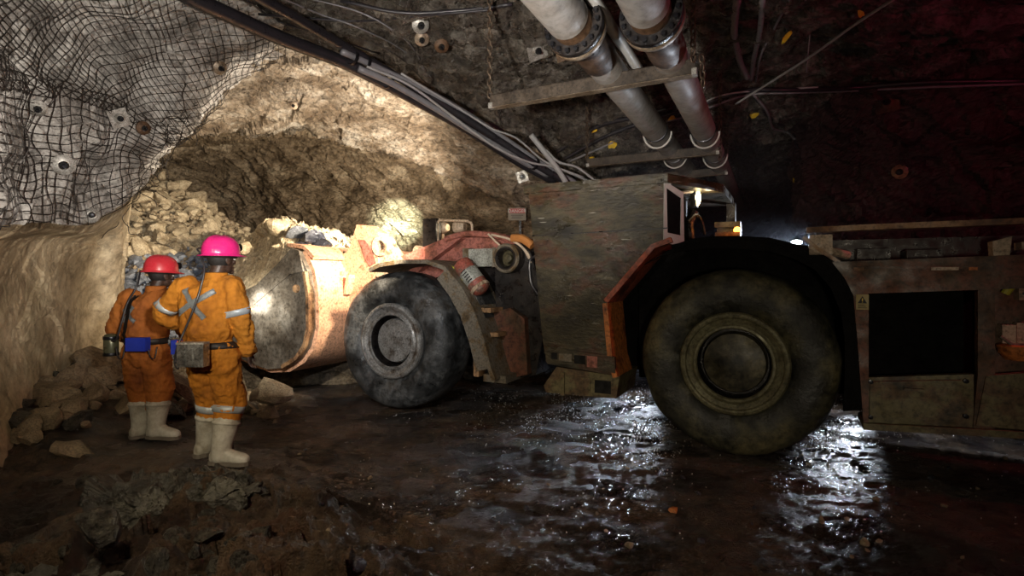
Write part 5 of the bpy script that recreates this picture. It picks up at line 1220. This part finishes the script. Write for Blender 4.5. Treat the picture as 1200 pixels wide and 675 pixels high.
bm = BM(); box(bm, (-.105, -.273, .835), (-.055, -.26, .97)); box(bm, (-.035, -.273, .835), (.005, -.26, .97)); box(bm, (.02, -.273, .835), (.065, -.26, .97)); obj('battery_panel', bm, 'silver', bp_, bevel=.008)
bm = BM(); box(bm, (-.12, -.27, .985), (.09, -.185, 1.0)); obj('battery_lid', bm, 'plate_steel', bp_, bevel=.006)
bm = BM(); tube(bm, spline([hxA @ Vector((-.02, -.165, -.005)), Vector((.012, -.12, 1.56)), Vector((-.0, -.155, 1.40)), Vector((-.045, -.185, 1.22)), Vector((-.10, -.20, 1.07)), Vector((-.12, -.23, .985)), Vector((-.15, -.22, .86)), Vector((-.10, -.235, .83))], 8), .0085, 8); obj('lamp_cord', bm, 'cable_dark', ra_, smooth=True)
bm = BM(); tube(bm, spline([hxA @ Vector((-.02, -.16, .0)), hxA @ Vector((-.07, -.15, .035)), hxA @ Vector((-.13, -.02, .055)), hxA @ Vector((-.07, .13, .06))], 6), .007, 6); obj('helmet_cord', bm, 'cable_dark', heA, smooth=True)
bm = BM(); box(bm, (-.175, -.165, .93), (-.135, -.14, 1.0)); obj('belt_tag', bm, 'orange_tag', ra_, bevel=.005)
bm = BM(); box(bm, (-.255, -.11, .89), (-.20, -.05, 1.0)); obj('belt_pouch', bm, 'blue', ra_, bevel=.012)
bm = BM(); tube(bm, spline([Vector((-.2, -.12, .96)), Vector((-.19, -.17, .84)), Vector((-.15, -.19, .79)), Vector((-.13, -.2, .86))], 6), .006, 6); obj('belt_cord', bm, 'cable_dark', ra_, smooth=True)

BB = Vector((-3.43, 5.12, .10)); BB.z = max(ground(-3.5+.06*k, 5.12) for k in range(8))+.005
JB = dict(head=(.105, .07, 1.525), neck=(.075, .03, 1.385), chest=(.0, .0, 1.18), waist=(.0, .0, .93), pelvis=(.0, .0, .82),
    Rsh=(.185, .03, 1.32), Rel=(.285, .12, 1.06), Rwr=(.17, .32, .96), Rfw=(-.6, .6, -.1), Rth=(-.1, .2, 1),
    Lsh=(-.17, .0, 1.31), Lel=(-.285, .02, 1.02), Lwr=(-.20, .20, .87), Lfw=(.5, .7, -.3), Lth=(.3, .2, 1),
    Rhip=(.085, .0, .78), Rkn=(.10, .04, .45), Ran=(.095, .0, .10), Rtoe=(1, -.12, 0),
    Lhip=(-.085, .0, .78), Lkn=(-.075, .05, .45), Lan=(-.075, .03, .10), Ltoe=(.55, .85, 0))
rb_, cvB, TB, tapeB, bandB, PB_, hxB, heB = miner(BB, JB, 'coverall_red', 'helmet_red', 'person in red orange coverall and red helmet standing left, blue pouch behind waist', -.5, -.05, 17)
tapeB('back_tape', (-.13, 0, 1.22), (.0, 0, 1.10), .04); tapeB('back_tape', (-.135, 0, 1.10), (-.02, 0, 1.24), .04)
bandB('belt', (.0, .0, .915), (0, 0, 1), .055, 'leather', .010, .3, rb_)
tapeB('back_strap', (-.05, 0, 1.34), (-.115, 0, .93), .045, m='leather', off=.008)
bm = BM(); box(bm, (-.03, -.235, .845), (.15, -.165, .965)); obj('belt_pouch', bm, 'blue', rb_, bevel=.03, seg=3)
bm = BM(); lathe(bm, [(0, 0), (.055, 0), (.06, .01), (.06, .17), (.05, .19), (.02, .2), (0, .2)], Matrix.Translation((-.27, -.08, .79)), 24); oc = obj('canister', bm, 'olive_can', rb_, True)
for z_ in (0, .15): bm = BM(); lathe(bm, [(.062, -.005), (.064, 0), (.064, .02), (.062, .025)], Matrix.Translation((-.27, -.08, .79+z_)), 24, False); obj('canister_band', bm, 'bolt', oc, True)
bm = BM(); tube(bm, spline([hxB @ Vector((-.03, -.165, -.005)), Vector((.0, -.13, 1.42)), Vector((-.06, -.16, 1.28)), Vector((-.10, -.19, 1.08)), Vector((-.14, -.19, .95)), Vector((-.22, -.14, .93))], 8), .0085, 8); obj('lamp_cord', bm, 'cable_dark', rb_, smooth=True)
for xx in (-.10, .19):
    bm = BM(); tube(bm, spline([Vector((xx-.05, -.185, .88)), Vector((xx-.02, -.20, .79)), Vector((xx+.02, -.20, .78)), Vector((xx+.03, -.18, .88))], 6), .006, 6); obj('belt_cord', bm, 'cable_dark', rb_, smooth=True)

# ================================================================== LIGHT
def spot(name, p, tgt, e, col, ang=60, blend=.5, r=.05):
    d = bpy.data.lights.new(name, 'SPOT'); d.energy = e; d.color = col; d.spot_size = math.radians(ang); d.spot_blend = blend; d.shadow_soft_size = r
    o = bpy.data.objects.new(name, d); COL.objects.link(o); o.location = p; o.rotation_euler = (Vector(tgt)-Vector(p)).to_track_quat('-Z', 'Y').to_euler(); return o
def point(name, p, e, col, r=.05):
    d = bpy.data.lights.new(name, 'POINT'); d.energy = e; d.color = col; d.shadow_soft_size = r
    o = bpy.data.objects.new(name, d); COL.objects.link(o); o.location = p; return o
WARM = (1, .74, .42); NEUT = (1, .93, .84); COOL = (.80, .88, 1)
# the loader's own headlights, throwing forward over the bucket into the drawpoint
spot('headlight_beam', LW((-4.35, .75, 2.55)), W(330, 160, 10), 540, (1, .88, .72), 125, .6, .08)
spot('headlight_beam', LW((-3.4, -.60, 2.35)), LW((-6.4, .4, 1.75)), 420, (1, .84, .62), 92, .6, .05)
spot('headlight_beam', LW((-2.0, -.52, 2.85)), LW((-6.5, .1, 2.15)), 1500, (1, .86, .66), 36, .8, .05)
# pale beam on the back wall from the far-side headlight
spot('headlight_beam', LW((-5.2, 2.0, 2.6)), W(472, 262, 11.6), 3600, (.84, 1, .84), 24, 1, .05)
# miner's cap lamp on the bucket
cl = BA+(hxA @ Vector((0, .21, .06)))
spot('cap_lamp_beam', cl, W(307, 356, 7.9), 6500, (1, .96, .86), 7, 1, .02)
spot('cap_lamp_beam', cl, W(312, 362, 7.9), 1300, (1, .95, .82), 19, 1, .02)
spot('cap_lamp_beam', cl, W(350, 390, 7.9), 260, (1, .94, .84), 50, 1, .02)
# white lamp on the far side of the machine
wp = W(932, 284, 7.6)
wt = thing('floodlight', wp, 'bright white floodlight shining beyond the rear deck of the loader', 'lamp')
bm = BM(); box(bm, (-.09, -.03, -.04), (.09, .06, .04)); obj('housing', bm, 'soot', wt, True)
bm = BM(); ell(bm, (-.0, -.035, 0), (.075, .02, .028)); obj('lens', bm, glow('flood_glow', (.86, .92, 1), 30), wt, True)
bm = BM(); tube(bm, [(0, .05, -.02), (0, .08, -wp.z+ground(wp.x, wp.y))], .02, 8); obj('stand', bm, 'soot', wt, True)
spot('far_side_beam', wp+Vector((-.02, -.14, -.02)), W(880, 480, 5.3), 300, COOL, 120, .5, .1)
spot('far_side_beam', LW((-1.5, 3.4, .45)), LW((-1.6, .95, 0)), 120, COOL, 34, 1, .06)  # unseen low lamp added for the floor glints between the wheels
spot('far_side_beam', LW((1.30, 3.4, .45)), LW((.98, 1.15, 0)), 110, COOL, 15, 1, .06)  # second unseen low lamp, added for glints right of the rear wheel
point('work_lamp_light', LAMP_WORK, 1.5, (1, .76, .45), .04)
point('beacon_light', LAMP_BEACON, 1, (1, .35, .05), .03)
# unseen fill lamps added near the camera
spot('fill_lamp', (-.2, .9, 2.0), W(92, 165, 5.5), 1000, NEUT, 50, 1, .10)
spot('fill_lamp', (-.9, .8, 2.0), W(590, 85, 6.5), 1000, NEUT, 62, 1, .10)
spot('fill_lamp', (.5, -.2, 1.5), W(800, 400, 5), 105, (1, .88, .66), 75, .9, .12)
spot('fill_lamp', (-1.2, 1.2, 2.3), W(450, 385, 7), 300, COOL, 38, 1, .08)
spot('fill_lamp', (-2.6, 1.0, 2.4), W(215, 470, 4.8), 55, (1, .88, .66), 60, 1, .12)
spot('fill_lamp', (-1.6, 1.4, 2.2), W(380, 540, 4.2), 150, (1, .84, .6), 95, 1, .10)
point('red_fill_light', (5.6, 3.0, 3.2), 55, (1, .10, .20), .06)  # unseen red lamp added to tint the dark right side
spot('cap_lamp_beam', BB+(hxB @ Vector((0, .21, .06))), W(185, 318, 9.3), 160, COOL, 46, 1, .02)
hz = BM(); box(hz, (1.4, 6.9, .2), (6.0, 13, 4.0)); ho_ = obj('dust_haze', hz); vm = bpy.data.materials.new('dust_haze'); vn, vl = nodes(vm); vn.remove(vn['Principled BSDF'])
vsn = vn.new('ShaderNodeVolumeScatter'); vsn.inputs['Density'].default_value = .018; vsn.inputs['Color'].default_value = (.8, .85, 1, 1); vl.new(vsn.outputs[0], vn['Material Output'].inputs['Volume']); ho_.data.materials.append(vm)
tag(ho_, 'faint bluish dust haze hanging in the dark drift around the floodlight', 'haze', kind='stuff')
w = bpy.data.worlds.new('world'); scene.world = w; w.use_nodes = True
w.node_tree.nodes['Background'].inputs[0].default_value = (.55, .22, .24, 1); w.node_tree.nodes['Background'].inputs[1].default_value = .010
vs = scene.view_settings; vs.view_transform = 'Standard'; vs.look = 'None'; vs.exposure = .5; vs.gamma = 1; vs.use_curve_mapping = False
